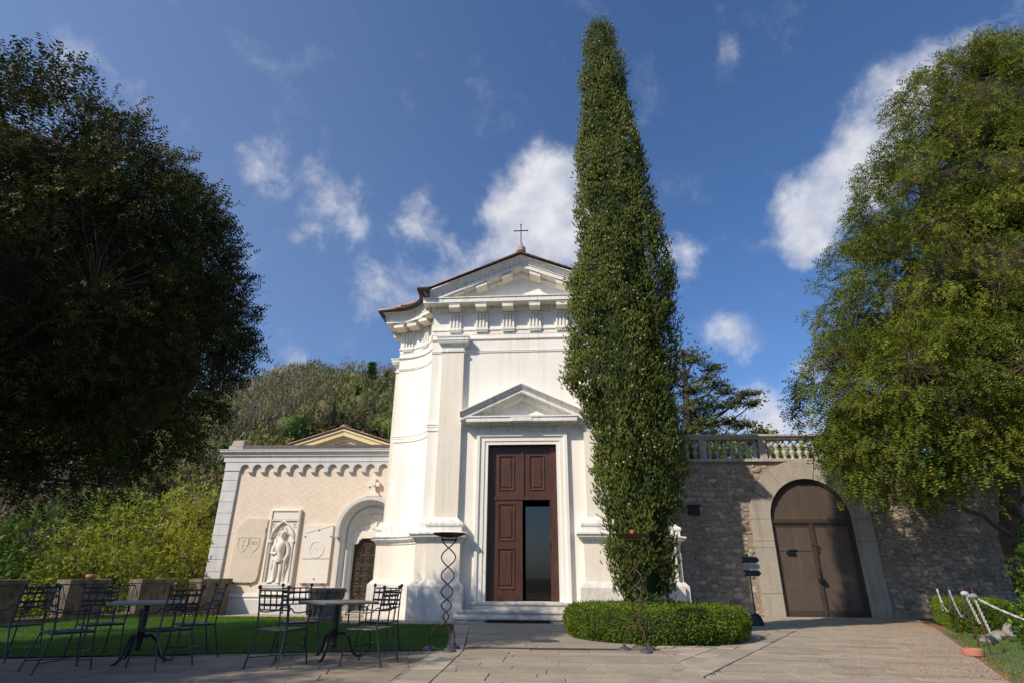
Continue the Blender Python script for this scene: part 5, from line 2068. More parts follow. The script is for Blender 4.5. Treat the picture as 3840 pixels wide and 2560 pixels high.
make_chair('iron armchair with its back to us at the lit end of the lawn table', -3.29, 7.86, R(15))
make_chair('iron armchair behind the lawn table, half hidden before the wellhead', -3.55, 9.02, R(140))
make_chair('worn greyish iron armchair in the sun, turned sideways to the lawn table', -2.24, 8.12, R(-77), True)
make_chair('iron armchair facing us behind the sunlit worn chair', -2.43, 9.24, R(187))
make_chair('shaded iron armchair with its back to us, standing alone before the bowl pier', -5.63, 7.27, R(35))
make_chair('shaded iron armchair behind the shaded table, facing right', -6.02, 8.32, R(125))
make_chair('shaded iron armchair in front of the shaded table, turned to it', -4.68, 7.65, R(-65))
make_chair('shaded iron armchair between the shaded table and the lawn table', -4.82, 8.52, R(225))
make_chair('iron armchair cut off by the frame, before the darkest pier', -7.00, 8.05, R(-80))

# ================================================================== TORCHERES
def torchere(label, x, y, rz, flame=0.0):
    t = thing('torch_stand', label, 'torch stand', (x, y, 0), rz, 'rusty torch stands beside the path')
    MB().lathe([(.02, 1.605), (.12, 1.615), (.22, 1.64), (.265, 1.668), (.27, 1.675), (.26, 1.675), (.2, 1.655), (.02, 1.63)], 24).build('dish', 'rust', t)
    MB().tube([(.125 * math.cos(a), .125 * math.sin(a), 1.575) for a in [2 * PI * k / 20 for k in range(20)]], .008, 5, closed=True).build('ring', 'rust_dark', t)
    for s in range(2):
        pts = []
        for k in range(101):
            q = k / 100
            z = .33 + 1.275 * q
            turn = PI * s + 2 * PI * 3.2 * (q ** .64)
            r_ = .118 * min(1, .25 + q * 3.0) * (.62 + .42 * q) if q < .97 else .12 - .03 * (1 - q) / .03
            pts.append((r_ * math.cos(turn), r_ * math.sin(turn), z))
        MB().tube(pts, .0105, 6).build('twisted_rod', 'rust', t)
    for k in range(3):
        a = 2 * PI * k / 3
        pts = [(0, .345), (.05, .345), (.12, .33), (.19, .27), (.225, .18), (.23, .09), (.23, .04)]
        lg = MB().tube([(r_ * math.cos(a), r_ * math.sin(a), z) for r_, z in pts], .010, 6).build('leg', 'rust', t)
        MB().lathe([(.105, 0), (.105, .008), (.09, .028), (.06, .045), (.026, .055), (.026, .075), (.012, .085)], 14, (.23 * math.cos(a), .23 * math.sin(a), 0)).build('foot_weight', 'weight', lg)
    if flame:
        MB().tube([(.03, 0, 1.64), (.03, 0, 1.74)], .03, 8).build('torch_candle', 'terracotta', t)
    return t


torchere('twisted rusty iron torch stand at the lawn corner of the path', -1.50, 9.64, R(-62))
torchere('twisted rusty iron torch stand in front of the round hedge', 1.45, 9.82, R(-75), 1)

# ================================================================== SIGNPOST
sg = thing('signpost', 'black signpost with three arrow boards and a domed base by the gateway', 'signpost', (5.0, 15.15, gz(15.15)))
MB().lathe([(.165, 0), (.165, .04), (.155, .10), (.12, .19), (.07, .245), (.03, .26), (.02, .27)], 18).build('base', 'black', sg)
MB().tube([(0, 0, .25), (0, 0, 1.53)], .017, 8).ball((0, 0, 1.55), .028, 8).build('pole', 'black', sg)
def arrow(z, h, x0, x1, mat, name='arrow_board'):
    m = MB()
    p = [(x0, z), (x1 - .06, z), (x1, z + h / 2), (x1 - .06, z + h), (x0, z + h), (x0 + .05, z + h / 2)]
    idx = [(0, 1, 2, 5), (2, 3, 4, 5)]
    v = [(q[0], -.034, q[1]) for q in p] + [(q[0], -.022, q[1]) for q in p]
    f = [(0, 1, 2, 5), (2, 3, 4, 5), (6, 11, 8, 7), (8, 11, 10, 9)] + [(i, (i + 1) % 6 + 0, (i + 1) % 6 + 6, i + 6) for i in range(6)]
    m.add(v, f)
    return m.build(name, mat, sg, smooth=False)


arrow(1.375, .135, -.17, .27, 'black')['label'] = 'blank black arrow board, top'
mid = arrow(1.225, .135, -.155, .275, 'sign_face')
mid['label'] = 'pale lettered arrow board'
arrow(1.075, .135, -.15, .275, 'black')['label'] = 'blank black arrow board, bottom'
text_obj('TEATRO SOGNO', .036, 'sign_text', mid, (.05, -.0345, 1.300), (PI / 2, 0, 0), .0008)
text_obj('TEATRO TENDA', .036, 'sign_text', mid, (.05, -.0345, 1.252), (PI / 2, 0, 0), .0008)

# ================================================================== ROPE BARRIER AND THE RIGHT-HAND GARDEN
POSTS = [(9.02, 14.7), (8.12, 12.85), (7.18, 11.0), (6.62, 9.93)]
PL = ['thin iron rope post behind the clipped hedge near the wall', 'thin iron rope post at the hedge corner', 'thin iron rope post with a thick white rope tail', 'thin rusty iron rope post nearest the terracotta ring']
for (x, y), lab in zip(POSTS, PL):
    t = thing('rope_post', lab, 'post', (x, y, gz(y)), 0, 'iron posts of the rope barrier')
    MB().tube([(.015, 0, -.05), (0, 0, .95)], .011, 6).build('rod', 'rust', t)
    MB().ball((0, 0, .955), .020, 6).tube([(-.025, 0, .90), (.025, 0, .90)], .008, 5).build('hook', 'rust_dark', t)


def twisted(pts, r, name, mat, parent):
    """two-strand rope following a line"""
    P = [Vector(p) for p in pts]
    m = MB()
    for s in range(2):
        q = []
        for i, p in enumerate(P):
            d = (P[min(i + 1, len(P) - 1)] - P[max(i - 1, 0)]).normalized()
            a = d.cross(Vector((0.3, 1, 0.1))).normalized()
            b_ = d.cross(a)
            th = s * PI + i * 1.15
            q.append(p + (a * math.cos(th) + b_ * math.sin(th)) * r * .5)
        m.tube(q, r * .62, 5)
    return m.build(name, mat, parent)


def sag(a, b_, drop, n=34):
    a, b_ = Vector(a), Vector(b_)
    return [a.lerp(b_, i / n) - Vector((0, 0, drop * 4 * (i / n) * (1 - i / n))) for i in range(n + 1)]


pz = lambda i, h=.80: (POSTS[i][0], POSTS[i][1], gz(POSTS[i][1]) + h)
rp = thing('barrier_rope', 'pale rope sagging between the two far posts', 'rope', pz(0, 0), 0, 'ropes of the barrier')
rel = lambda L, o: [tuple(Vector(p) - Vector(o)) for p in L]
twisted(rel(sag(pz(0), pz(1, .82), .42), pz(0, 0)), .015, 'rope_span', 'rope', rp)
twisted(rel([Vector(pz(0, .82)) + Vector((.0, -.03, -.02 * i)) for i in range(24)], pz(0, 0)), .015, 'rope_tail', 'rope', rp)
rp = thing('barrier_rope', 'grey rope sagging deeply over the clipped hedge', 'rope', pz(1, 0), 0, 'ropes of the barrier')
twisted(rel(sag(pz(1, .82), pz(2, .80), .42), pz(1, 0)), .017, 'rope_span', 'rope_grey', rp)
rp = thing('barrier_rope', 'thick white twisted rope end hanging from a knot', 'rope', pz(2, 0), 0, 'ropes of the barrier')
twisted(rel([Vector(pz(2, .80)) + Vector((.005 * i, -.02, -.020 * i)) for i in range(24)], pz(2, 0)), .020, 'rope_tail', 'rope', rp)
MB().ball((.0, -.02, .80), .055, 8, (1.2, 1, .8)).ball((.03, -.03, .77), .04, 8).build('knot', 'rope', rp)
rp = thing('barrier_rope', 'thick pale rope running from the nearest post out of the picture', 'rope', pz(3, 0), 0, 'ropes of the barrier')
twisted(rel(sag(pz(3, .78), (8.4, 8.3, .70), .40, 60), pz(3, 0)), .018, 'rope_span', 'rope', rp)
twisted(rel([Vector(pz(3, .78)) + Vector((-.02 + .004 * i, -.02, -.020 * i)) for i in range(26)], pz(3, 0)), .018, 'rope_tail', 'rope', rp)
MB().ball((-.02, -.02, .79), .05, 8, (1.2, 1, .8)).build('knot', 'rope_grey', rp)
rg = thing('terracotta_ring', 'low terracotta ring lying on the edge of the drive', 'pot', (6.25, 9.72, 0))
MB().lathe([(.115, 0), (.135, .01), (.14, .05), (.135, .085), (.12, .095), (.105, .085), (.10, .04), (.105, 0)], 20).build('ring_body', 'terracotta', rg)

rk = random.Random(8)
def rock(x, y, r, lab, sz=(1, 1, .7)):
    o = MB()
    o.ball((0, 0, 0), r, 12, sz)
    o.v = [tuple(Vector(p) * (1 + .38 * mnoise.noise(Vector(p) * (2.2 / r) + Vector((x, y, 0))) + .2 * mnoise.noise(Vector(p) * (6 / r)))) for p in o.v]
    ob = o.build('rock', 'rock', None, ang=20)
    ob.location = (x, y, gz(y) + r * .28)
    tag(ob, lab, 'rock', 'rocks at the garden edge')


rock(9.15, 12.7, .27, 'largest pale limestone rock in the garden bed', (1, .9, .8))
rock(8.5, 12.35, .15, 'small pale rock at the foot of the hedge')
rock(9.9, 12.7, .32, 'upright pale rock among the leafy shrubs', (.8, .8, 1.3))
rock(7.85, 11.7, .13, 'smallest pale stone lying in the grass strip')
# scrolled handrail among the shrubs
hr = thing('iron_handrail', 'black iron handrail ending in a scroll among the shrubs', 'handrail', (9.4, 12.4, 0))
MB().tube([(-.22 + .10 * math.cos(t) * (1 - t / 8), 0, 1.22 + .10 * math.sin(t) * (1 - t / 8)) for t in [5.5 - k * .45 for k in range(12)]][::-1] + [(-.10, 0, 1.34), (.3, .05, 1.50), (.9, .1, 1.78), (1.5, .1, 2.05)], .016, 6).tube([(.0, .02, 1.38), (.18, .02, .6), (.30, .02, -.1)], .012, 6).build('rail', 'black', hr)

# fallen orange catkins along the edge of the drive
C = []
for i in range(4000):
    y = 7.5 + 11.0 * RNG.random() ** 1.35
    e = RNG.exponential(.95) - .35
    x = RE(y) + .15 - e + (RNG.normal() * .12 if RNG.random() < .4 else 0)
    if RNG.random() < .04:
        x = RE(y) - .55 + RNG.normal() * .04
    C.append((x, y, gz(y) + .006))
C = np.array(C)
V_, T_, k_ = scatter(*tpl_tuft(2, .3, .3, 3), C, np.c_[RNG.normal(size=(len(C), 2)), np.zeros(len(C))], RNG.uniform(.012, .035, len(C)), np.zeros(len(C)))
kind(np_mesh('fallen_catkins', V_, T_, 'debris'), 'stuff')

# ================================================================== VEGETATION
YEW = tpl_spray(3, .13, .38, .08)
YEWF = tpl_spray(3, .11, .30, .06)
TUFT = tpl_needles(5, .26, .5, 4)
LEAF = tpl_leaves(4, .55, 6, .9)
TWIG = tpl_needles(5, .07, .8, 9)


def shell_points(n, lobes, inner=.55, zmin=None, power=.45):
    """points in the outer part of a union of ellipsoids; returns points and outward directions"""
    P, D = [], []
    vol = np.array([a[3] * a[4] + a[4] * a[5] + a[3] * a[5] for a in lobes])
    pick = RNG.choice(len(lobes), size=n * 3, p=vol / vol.sum())
    u = unit(RNG.normal(size=(n * 3, 3)))
    rr_ = inner + (1 - inner) * RNG.random(n * 3) ** power
    L = np.array(lobes)[pick]
    pts = L[:, :3] + u * rr_[:, None] * L[:, 3:6]
    out = unit(u / L[:, 3:6])
    keep = np.ones(len(pts), bool)
    for a in lobes:                                  # drop what lies deep inside another lobe
        q = (pts - np.array(a[:3])) / np.array(a[3:6])
        keep &= np.linalg.norm(q, axis=1) > inner * .92
    if zmin is not None:
        keep &= pts[:, 2] > zmin
    return pts[keep][:n], out[keep][:n]


def lumpy(P, amp, freq, seed=0):
    """radial noise that makes a crown's outline uneven: value per point"""
    return np.array([mnoise.noise(Vector(p) * freq + Vector((seed, seed * .7, 0))) for p in P]) * amp


def skeleton(root, trunk, tr, ends, nl, twig_r=(.010, .004), limb_r=.07, mat='bark', sag_=.0, seed=1):
    """trunk, limbs to a spread of ends, and twigs from the limbs to every end; returns nothing, builds parts 'trunk' and 'branches'"""
    r = np.random.default_rng(seed)
    trunk = np.asarray(trunk, float)
    segs = [(trunk, np.asarray(tr, float))]
    V_, T_ = tubes_np(segs, 9)
    np_mesh('trunk', V_, T_, mat, root)
    ends = np.asarray(ends, float)
    first = [int(r.integers(len(ends)))]             # farthest-point sampling
    d = np.linalg.norm(ends - ends[first[0]], axis=1)
    for _ in range(nl - 1):
        k = int(np.argmax(d))
        first.append(k)
        d = np.minimum(d, np.linalg.norm(ends - ends[k], axis=1))
    segs, nodes = [], []
    tz = trunk[:, 2]
    for k in first:
        e = ends[k]
        zt = np.clip(e[2] - np.linalg.norm(e[:2] - trunk[0, :2]) * .45, tz.min() + .25 * (tz.max() - tz.min()), tz.max() - .02)
        s = np.array([np.interp(zt, tz, trunk[:, 0]), np.interp(zt, tz, trunk[:, 1]), zt])
        L = np.linalg.norm(e - s)
        c = curve(s, s + (e - s) * .95, np.array([0, 0, .07 * L]) + r.normal(size=3) * .03 * L, 9)
        segs.append((c, np.linspace(limb_r * (.5 + .5 * min(1, L / 5)), .014, 9)))
        nodes.append(c[2:])
    nodes = np.concatenate(nodes)
    for e in ends:
        k = int(np.argmin(np.linalg.norm(nodes - e, axis=1) + .35 * np.maximum(0, nodes[:, 2] - e[2])))
        s = nodes[k]
        L = np.linalg.norm(e - s)
        if L > .15:
            segs.append((curve(s, e, np.array([0, 0, .08 * L + sag_]) + r.normal(size=3) * .05 * L, 4), np.linspace(twig_r[0] * (1 + L * .5), twig_r[1], 4)))
    V_, T_ = tubes_np(segs, 4)
    np_mesh('branches', V_, T_, mat, root)


def clusters(ends, dirs, n_per, length, spread, tpl, size, tint0, droop=0.0, tspread=.25, dnoise=.55):
    """sprays strung along a twig at every end"""
    n = len(ends)
    t = RNG.random((n, n_per)) - .25
    base = ends[:, None] + dirs[:, None] * (t * length)[..., None] + RNG.normal(size=(n, n_per, 3)) * spread * (0.55 + .45 * (1 - t))[..., None]
    base[..., 2] -= droop * np.maximum(0, t) ** 1.5 * length
    dd = dirs[:, None] * .9 + RNG.normal(size=(n, n_per, 3)) * dnoise
    dd[..., 2] -= droop * (.5 + t)
    S = size * RNG.uniform(.7, 1.3, (n, n_per))
    tint = np.clip(tint0[:, None] + RNG.normal(size=(n, n_per)) * tspread, 0, .86)
    tint = np.where(RNG.random((n, n_per)) < .035, 1.0, tint)
    return scatter(tpl[0], tpl[1], base.reshape(-1, 3), dd.reshape(-1, 3), S.ravel(), tint.ravel())


ico = MB().ball((0, 0, 0), 1, 5)
tv_ = np.array(ico.v)
tf_ = np.array([f for f in ico.f if len(f) == 3] + [t for f in ico.f if len(f) == 4 for t in ((f[0], f[1], f[2]), (f[0], f[2], f[3]))])

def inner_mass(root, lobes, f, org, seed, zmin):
    """shade inside a crown put into colour: solid dark bodies within the leafy shell"""
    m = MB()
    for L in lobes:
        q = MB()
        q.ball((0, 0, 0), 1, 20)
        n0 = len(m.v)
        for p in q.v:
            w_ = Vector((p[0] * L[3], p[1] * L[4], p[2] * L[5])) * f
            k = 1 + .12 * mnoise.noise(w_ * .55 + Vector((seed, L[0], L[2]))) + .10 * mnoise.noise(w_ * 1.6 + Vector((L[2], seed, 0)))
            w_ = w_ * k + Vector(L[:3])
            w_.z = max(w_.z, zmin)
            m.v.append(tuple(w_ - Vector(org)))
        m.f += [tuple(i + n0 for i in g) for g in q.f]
    m.build('crown_shade_core', 'crown_shade_core', root, ang=180)


# ------------------------------------------------------------------ dark tree on the left, reaching over the tables
tr1 = thing('broad_yew_tree', 'huge dark round crowned tree spreading over the tables', 'tree', (-9.3, 7.2, -.05))
o_ = np.array([-9.3, 7.2, -.05])
LOB = [(-8.6, 7.8, 5.2, 3.5, 3.4, 3.1), (-8.6, 7.8, 6.6, 2.9, 3.0, 2.05), (-7.15, 8.5, 4.4, 2.0, 2.2, 2.2), (-7.1, 8.3, 5.8, 1.8, 2.0, 1.75), (-10.4, 3.7, 5.0, 3.7, 3.3, 2.4), (-12.6, .4, 5.8, 4.2, 4.6, 3.3)]  # last two lobes are unseen, shaped to shade the terrace and block its sky
E_, D_ = shell_points(3300, LOB, .68, 1.55, .6)
D_ = unit(D_ + np.array([0, 0, .22]) + RNG.normal(size=D_.shape) * .35)
E_ += D_ * lumpy(E_, .30, .7, 3)[:, None]
kp = (E_[:, 1] > 5.2) | (RNG.random(len(E_)) < .38)
E_, D_ = E_[kp], D_[kp]
skeleton(tr1, np.array([(0, 0, 0), (.1, .05, 1.2), (.3, .2, 2.6), (.45, .3, 4.2), (.6, .4, 6.2), (.6, .5, 8.6)]), [.42, .34, .29, .22, .14, .04], E_ - o_, 70, (.006, .003), .07, 'bark_dark', seed=2)
tint = np.clip(.34 + lumpy(E_, .55, .6, 9), 0, .8)
V_, T_, k_ = clusters(E_ - o_, D_, 36, .36, .125, YEW, .124, tint)
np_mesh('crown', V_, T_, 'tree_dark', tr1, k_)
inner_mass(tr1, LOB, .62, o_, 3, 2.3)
del V_, T_, k_

# ------------------------------------------------------------------ bright yew on the right
tr2 = thing('weeping_yew_tree', 'tall yellow green yew with drooping sprays in front of the retaining wall', 'tree', (12.6, 16.6, -.15))
o_ = np.array([12.6, 16.6, -.15])
LOB = [(14.2, 16.0, 5.8, 6.9, 4.2, 3.1), (14.5, 16.0, 8.8, 6.0, 4.0, 3.4), (14.9, 16.0, 12.0, 4.7, 3.4, 3.3), (15.4, 16.0, 15.2, 3.0, 2.5, 3.0), (16.2, 16.0, 17.4, 1.6, 1.5, 1.6), (10.9, 15.2, 5.2, 2.8, 2.6, 2.2), (9.3, 15.4, 4.3, 1.7, 1.5, 1.3)]
E_, D_ = shell_points(5200, LOB, .62, 3.05, .55)
kp = (E_[:, 1] < 17.2) | (RNG.random(len(E_)) < .35)
E_, D_ = E_[kp], D_[kp]
# the underside is open: the trunk and the wall show below the outer skirt
hid = (E_[:, 2] < 4.4) & (np.hypot((E_[:, 0] - 14.4) / 4.6, (E_[:, 1] - 16.6) / 3.2) < 1)
hollow = (E_[:, 2] < 5.6) & (E_[:, 0] > 11.9) & (E_[:, 1] < 16.5) & (RNG.random(len(E_)) < .72)
vis = (E_[:, 0] < 16.9) & ~hollow
E_, D_ = E_[~hid & vis], D_[~hid & vis]
D_ = unit(D_ * .9 + np.array([0, 0, -.08]) + RNG.normal(size=D_.shape) * .32)
E_ += D_ * lumpy(E_, .45, .8, 5)[:, None]
skeleton(tr2, np.array([(0, 0, 0), (-.15, 0, 1.0), (-.25, -.1, 2.2), (.1, -.2, 3.6), (.6, -.3, 6.0), (1.4, -.4, 10.0), (2.4, -.5, 16.0)]), [.36, .28, .25, .22, .18, .12, .04], E_ - o_, 90, (.007, .003), .085, 'bark', seed=4)
tint = np.clip(.50 + lumpy(E_, .6, .7, 2), 0.05, .85)
V_, T_, k_ = clusters(E_ - o_, D_, 36, .46, .135, YEWF, .183, tint, .8, dnoise=.40)
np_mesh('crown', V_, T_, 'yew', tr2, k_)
inner_mass(tr2, LOB[:6], .58, o_, 6, 4.4)
segs = []
for (a_, b__, h_) in (((.1, -.2, 2.6), (-2.6, -3.0, 4.1), .25), ((-.1, -.2, 2.1), (-3.3, -1.6, 3.1), .2), ((.2, -.3, 3.4), (-1.5, -3.6, 4.4), .2), ((.3, -.3, 3.9), (3.2, -3.4, 4.6), .2), ((.2, -.2, 3.1), (2.4, -3.3, 3.9), .2), ((.4, -.3, 4.4), (-2.4, -3.4, 5.4), .3)):
    c_ = curve(a_, b__, (0, 0, h_), 9) + RNG.normal(size=(9, 3)) * .03
    segs.append((c_, np.linspace(.075, .022, 9)))
    for q_ in (4, 6, 7):
        e_ = c_[q_] + np.array([RNG.normal() * .4, -.4 + RNG.normal() * .3, RNG.normal() * .35])
        segs.append((curve(c_[q_], e_, (0, 0, .05), 5), np.linspace(.026, .008, 5)))
V_, T_ = tubes_np(segs, 6)
np_mesh('limbs', V_, T_, 'bark_grey', tr2)
del V_, T_, k_

# ------------------------------------------------------------------ cypress
cyp = thing('cypress_tree', 'very tall narrow cypress dotted with pale cones beside the church door', 'tree', (2.0, 12.2, 0))
zs_ = np.array([.30, .6, 1.4, 2.5, 3.6, 5.0, 6.4, 9.0, 12.0, 14.0, 15.3, 16.0, 16.4])
cx_ = np.array([.05, -.02, -.04, .0, .02, -.16, -.10, -.03, -.09, -.10, -.14, -.10, -.08])
rr_c = np.array([.22, .36, .62, .78, .86, 1.10, 1.10, .92, .64, .52, .42, .30, .05])
n = 5200
z = RNG.uniform(.35, 16.2, n * 2)
keep = RNG.random(n * 2) < np.interp(z, zs_, rr_c) / 1.25 + .10
z = z[keep][:n]
th = RNG.uniform(0, 2 * PI, len(z))
q = .80 + .20 * RNG.random(len(z))
rad = np.interp(z, zs_, rr_c)
base = np.c_[np.interp(z, zs_, cx_) + rad * q * np.cos(th), rad * q * np.sin(th), z]
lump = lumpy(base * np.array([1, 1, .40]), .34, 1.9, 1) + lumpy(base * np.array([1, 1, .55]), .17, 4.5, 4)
base[:, 0] += np.cos(th) * lump * np.minimum(1, rad)
base[:, 1] += np.sin(th) * lump * np.minimum(1, rad)
# small side bulge on the left at mid height
bul = (np.abs(z - 5.0) < .75) & (np.cos(th) < -.6)
base[bul, 0] -= .22 * np.exp(-((z[bul] - 5.0) / .4) ** 2)
# a gap low on the right where the bare stems show
gap = (z < 2.3) & (np.cos(th) > .18) & (np.cos(th) < .62) & (np.sin(th) < .2)
base, th, z, q, lump = base[~gap], th[~gap], z[~gap], q[~gap], lump[~gap]
dirs = np.c_[np.cos(th) * .36, np.sin(th) * .36, np.full(len(th), .95)] + RNG.normal(size=(len(th), 3)) * .16
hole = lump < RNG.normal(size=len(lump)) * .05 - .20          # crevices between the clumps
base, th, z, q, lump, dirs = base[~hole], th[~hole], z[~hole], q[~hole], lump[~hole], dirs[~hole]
tint = np.clip(.44 + lump * 1.9 + RNG.normal(size=len(th)) * .10, 0, .84)  # lumps lighter, hollows darker: shade between the clumps put into the tint
brown = lumpy(base, 1.0, 1.7, 8) > .42
tint = np.where(brown & (RNG.random(len(th)) < .45), 1.0, tint)
dirs = unit(dirs)
NT = 10                                                 # upright plumes per clump
pd = unit(dirs[:, None] + RNG.normal(size=(len(base), NT, 3)) * .34).reshape(-1, 3)
pl_ = RNG.uniform(.09, .155, len(base) * NT) * np.repeat(np.where(z > 14.5, .75, 1), NT)
pp_ = (base[:, None] + RNG.normal(size=(len(base), NT, 3)) * .070).reshape(-1, 3)
pt_ = np.clip(np.repeat(tint, NT) + RNG.normal(size=len(pd)) * .10, 0, 1)
spv = [(0, 0, 0)] + [(.42, .12 * math.cos(i * PI / 1.5), .12 * math.sin(i * PI / 1.5)) for i in range(3)] + [(1.0, 0, 0)]
spf = [(0, i + 1, (i + 1) % 3 + 1) for i in range(3)] + [(4, (i + 1) % 3 + 1, i + 1) for i in range(3)]
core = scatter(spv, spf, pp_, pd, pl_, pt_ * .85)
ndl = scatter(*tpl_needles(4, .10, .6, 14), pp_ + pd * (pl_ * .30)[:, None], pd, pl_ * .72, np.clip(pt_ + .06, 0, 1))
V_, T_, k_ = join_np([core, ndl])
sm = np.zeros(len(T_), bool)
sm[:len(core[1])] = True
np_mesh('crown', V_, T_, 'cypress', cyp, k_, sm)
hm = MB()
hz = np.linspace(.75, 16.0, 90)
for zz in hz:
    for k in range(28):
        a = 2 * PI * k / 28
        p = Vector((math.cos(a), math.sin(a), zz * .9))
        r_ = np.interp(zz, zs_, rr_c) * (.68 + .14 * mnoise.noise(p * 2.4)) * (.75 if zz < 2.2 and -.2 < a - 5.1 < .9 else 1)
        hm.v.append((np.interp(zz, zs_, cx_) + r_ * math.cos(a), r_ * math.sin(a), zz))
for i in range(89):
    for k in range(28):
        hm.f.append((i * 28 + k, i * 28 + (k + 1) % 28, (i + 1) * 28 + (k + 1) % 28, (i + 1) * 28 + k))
hm.build('cypress_shade_core', 'box_shade_core', cyp, ang=180)  # solid dark column, its colour stands for the shade behind the plumes
del V_, T_, k_
segs = []
for (x, y, dx) in ((-.10, -.05, 0), (.14, .05, .05), (.42, -.05, .10), (.52, .1, .02), (-.02, .12, -.05)):
    segs.append((curve((x * .6, y, -.1), (x + dx, y, 3.6), (.03, 0, 0), 6), np.linspace(.075, .045, 6)))
V_, T_ = tubes_np(segs, 7)
np_mesh('stems', V_, T_, 'bark_grey', cyp)
V_, T_ = tubes_np([(np.array([(0, 0, 0), (0, 0, 6), (-.1, 0, 12), (-.1, 0, 16)]), np.array([.2, .16, .1, .03]))], 8)
np_mesh('trunk', V_, T_, 'bark_grey', cyp)
sel = RNG.choice(len(base), 850, replace=False)
sel = sel[base[sel, 2] > 2.2]
outw = np.c_[np.cos(th[sel]), np.sin(th[sel]), np.full(len(sel), .5)]
C = base[sel] + outw * .13 + np.array([0, 0, .06])
V_, T_, k_ = scatter(tv_, tf_, C, RNG.normal(size=(len(C), 3)), RNG.uniform(.017, .027, len(C)), np.zeros(len(C)))
kind(np_mesh('cones', V_, T_, 'cone', cyp), 'stuff')

# ------------------------------------------------------------------ clipped hedges
def hedge(name, label, loc_, surf, n, core, size=.030):
    """leaf shell over a solid core coloured as the shade between leaves; surf(n) gives points and normals in local coordinates"""
    t = thing(name, label, 'hedge', loc_)
    core.build('hedge_shade_core', 'box_shade_core', t)
    P, Nn = surf(n)
    P = P + Nn * (lumpy(P, .05, 4.0, 2) + RNG.uniform(-.03, .022, len(P)) + np.where(RNG.random(len(P)) < .05, RNG.uniform(0, .05, len(P)), 0))[:, None]
    tint = np.clip(.45 + lumpy(P, .5, 5, 6) + RNG.normal(size=len(P)) * .18, 0, 1)
    V_, T_, k_ = scatter(*tpl_leaves(3, .62, 3, 1.0), P, Nn + RNG.normal(size=P.shape) * .55, size * 1.7 * RNG.uniform(.7, 1.3, len(P)), tint)
    np_mesh('hedge_leaves', V_, T_, 'box', t, k_)
    return t


HR, HH = 1.66, .50
def surf_round(n):
    t = RNG.uniform(0, 2 * PI, n)
    side = RNG.random(n) < .52
    # profile: bulging side with a rounded shoulder, then the slightly domed top
    s = RNG.random(n)
    r_ = np.where(side, HR - .10 + .12 * np.sin(s * PI * .9), (HR - .05) * np.sqrt(RNG.random(n)))
    z_ = np.where(side, .02 + s * (HH - .06), HH - .02 + .05 * (1 - (r_ / HR) ** 2))
    nr = np.where(side, np.cos((s - .4) * 1.1), .25 * r_ / HR)
    nz_ = np.where(side, np.sin((s - .4) * 1.1), 1.0)
    return np.c_[r_ * np.cos(t), r_ * np.sin(t), z_], unit(np.c_[nr * np.cos(t), nr * np.sin(t), nz_])


hedge('round_box_hedge', 'low round clipped box hedge at the foot of the cypress', (2.10, 12.15, 0), surf_round, 25000,
      MB().lathe([(HR - .16, -.05), (HR - .06, .2), (HR - .12, HH - .08), (.2, HH - .02)], 32))
hd = Vector((.455, .890))
hn = Vector((-.890, .455))
HP0 = Vector((8.55, 13.65))
def surf_box(n):
    k = RNG.random(n)
    L, Wd, Hh = 4.2, 1.1, .56
    a = RNG.random(n) * L
    b_ = RNG.random(n) * Wd
    c = RNG.random(n) * Hh
    face = np.where(k < .40, 0, np.where(k < .62, 1, 2))
    la = np.where(face == 1, 0.0, a)
    lb = np.where(face == 0, 0.0, b_)
    lc = np.where(face == 2, Hh, c)
    P = np.c_[hd.x * la - hn.x * lb, hd.y * la - hn.y * lb, lc]
    N0 = np.where((face == 0)[:, None], [[hn.x, hn.y, .15]], np.where((face == 1)[:, None], [[-hd.x, -hd.y, .15]], [[0, 0, 1.]]))
    return P, unit(N0)


mm = MB()
q = [Vector((0, 0)) + hd * .06 - hn * .06, hd * 4.2 - hn * .06, hd * 4.2 - hn * 1.1, hd * .06 - hn * 1.1]
mm.hexa([(p.x, p.y, -.1) for p in q] + [(p.x, p.y, .52) for p in q])
hedge('clipped_box_hedge', 'low straight clipped hedge along the drive below the rope', (HP0.x, HP0.y, gz(14.5)), surf_box, 10500, mm)

# ------------------------------------------------------------------ grass
def grass(name, poly, n, dz, hmin, hmax, mat='grass', w=.006):
    xs, ys = [p[0] for p in poly], [p[1] for p in poly]
    P = np.c_[RNG.uniform(min(xs), max(xs), n * 3), RNG.uniform(min(ys), max(ys), n * 3)]
    ins = np.ones(len(P), bool)
    c = False
    inside = np.zeros(len(P), bool)
    for i in range(len(poly)):
        x0, y0 = poly[i]
        x1, y1 = poly[(i + 1) % len(poly)]
        cond = ((y0 > P[:, 1]) != (y1 > P[:, 1])) & (P[:, 0] < (x1 - x0) * (P[:, 1] - y0) / (y1 - y0 + 1e-12) + x0)
        inside ^= cond
    P = P[inside]
    # nearer ground gets more blades
    P = P[RNG.random(len(P)) < np.clip((13.0 / P[:, 1]) ** 1.2, 0, 1)][:n]
    Z = np.array([gz(y) for y in P[:, 1]]) + dz
    B = np.c_[P, Z]
    h = RNG.uniform(hmin, hmax, len(B))
    a = RNG.uniform(0, 2 * PI, len(B))
    t = np.c_[np.cos(a), np.sin(a), np.zeros(len(B))] * (w * .5)
    lean = RNG.normal(size=(len(B), 3)) * .35
    lean[:, 2] = 1
    V = np.stack([B - t, B + t, B + unit(lean) * h[:, None]], 1).reshape(-1, 3)
    T = np.arange(len(V)).reshape(-1, 3)
    tint = np.clip(.45 + lumpy(B, .45, .9, 3) + RNG.normal(size=len(B)) * .2, 0, 1)
    return kind(np_mesh(name, V, T, mat, None, tint), 'stuff')


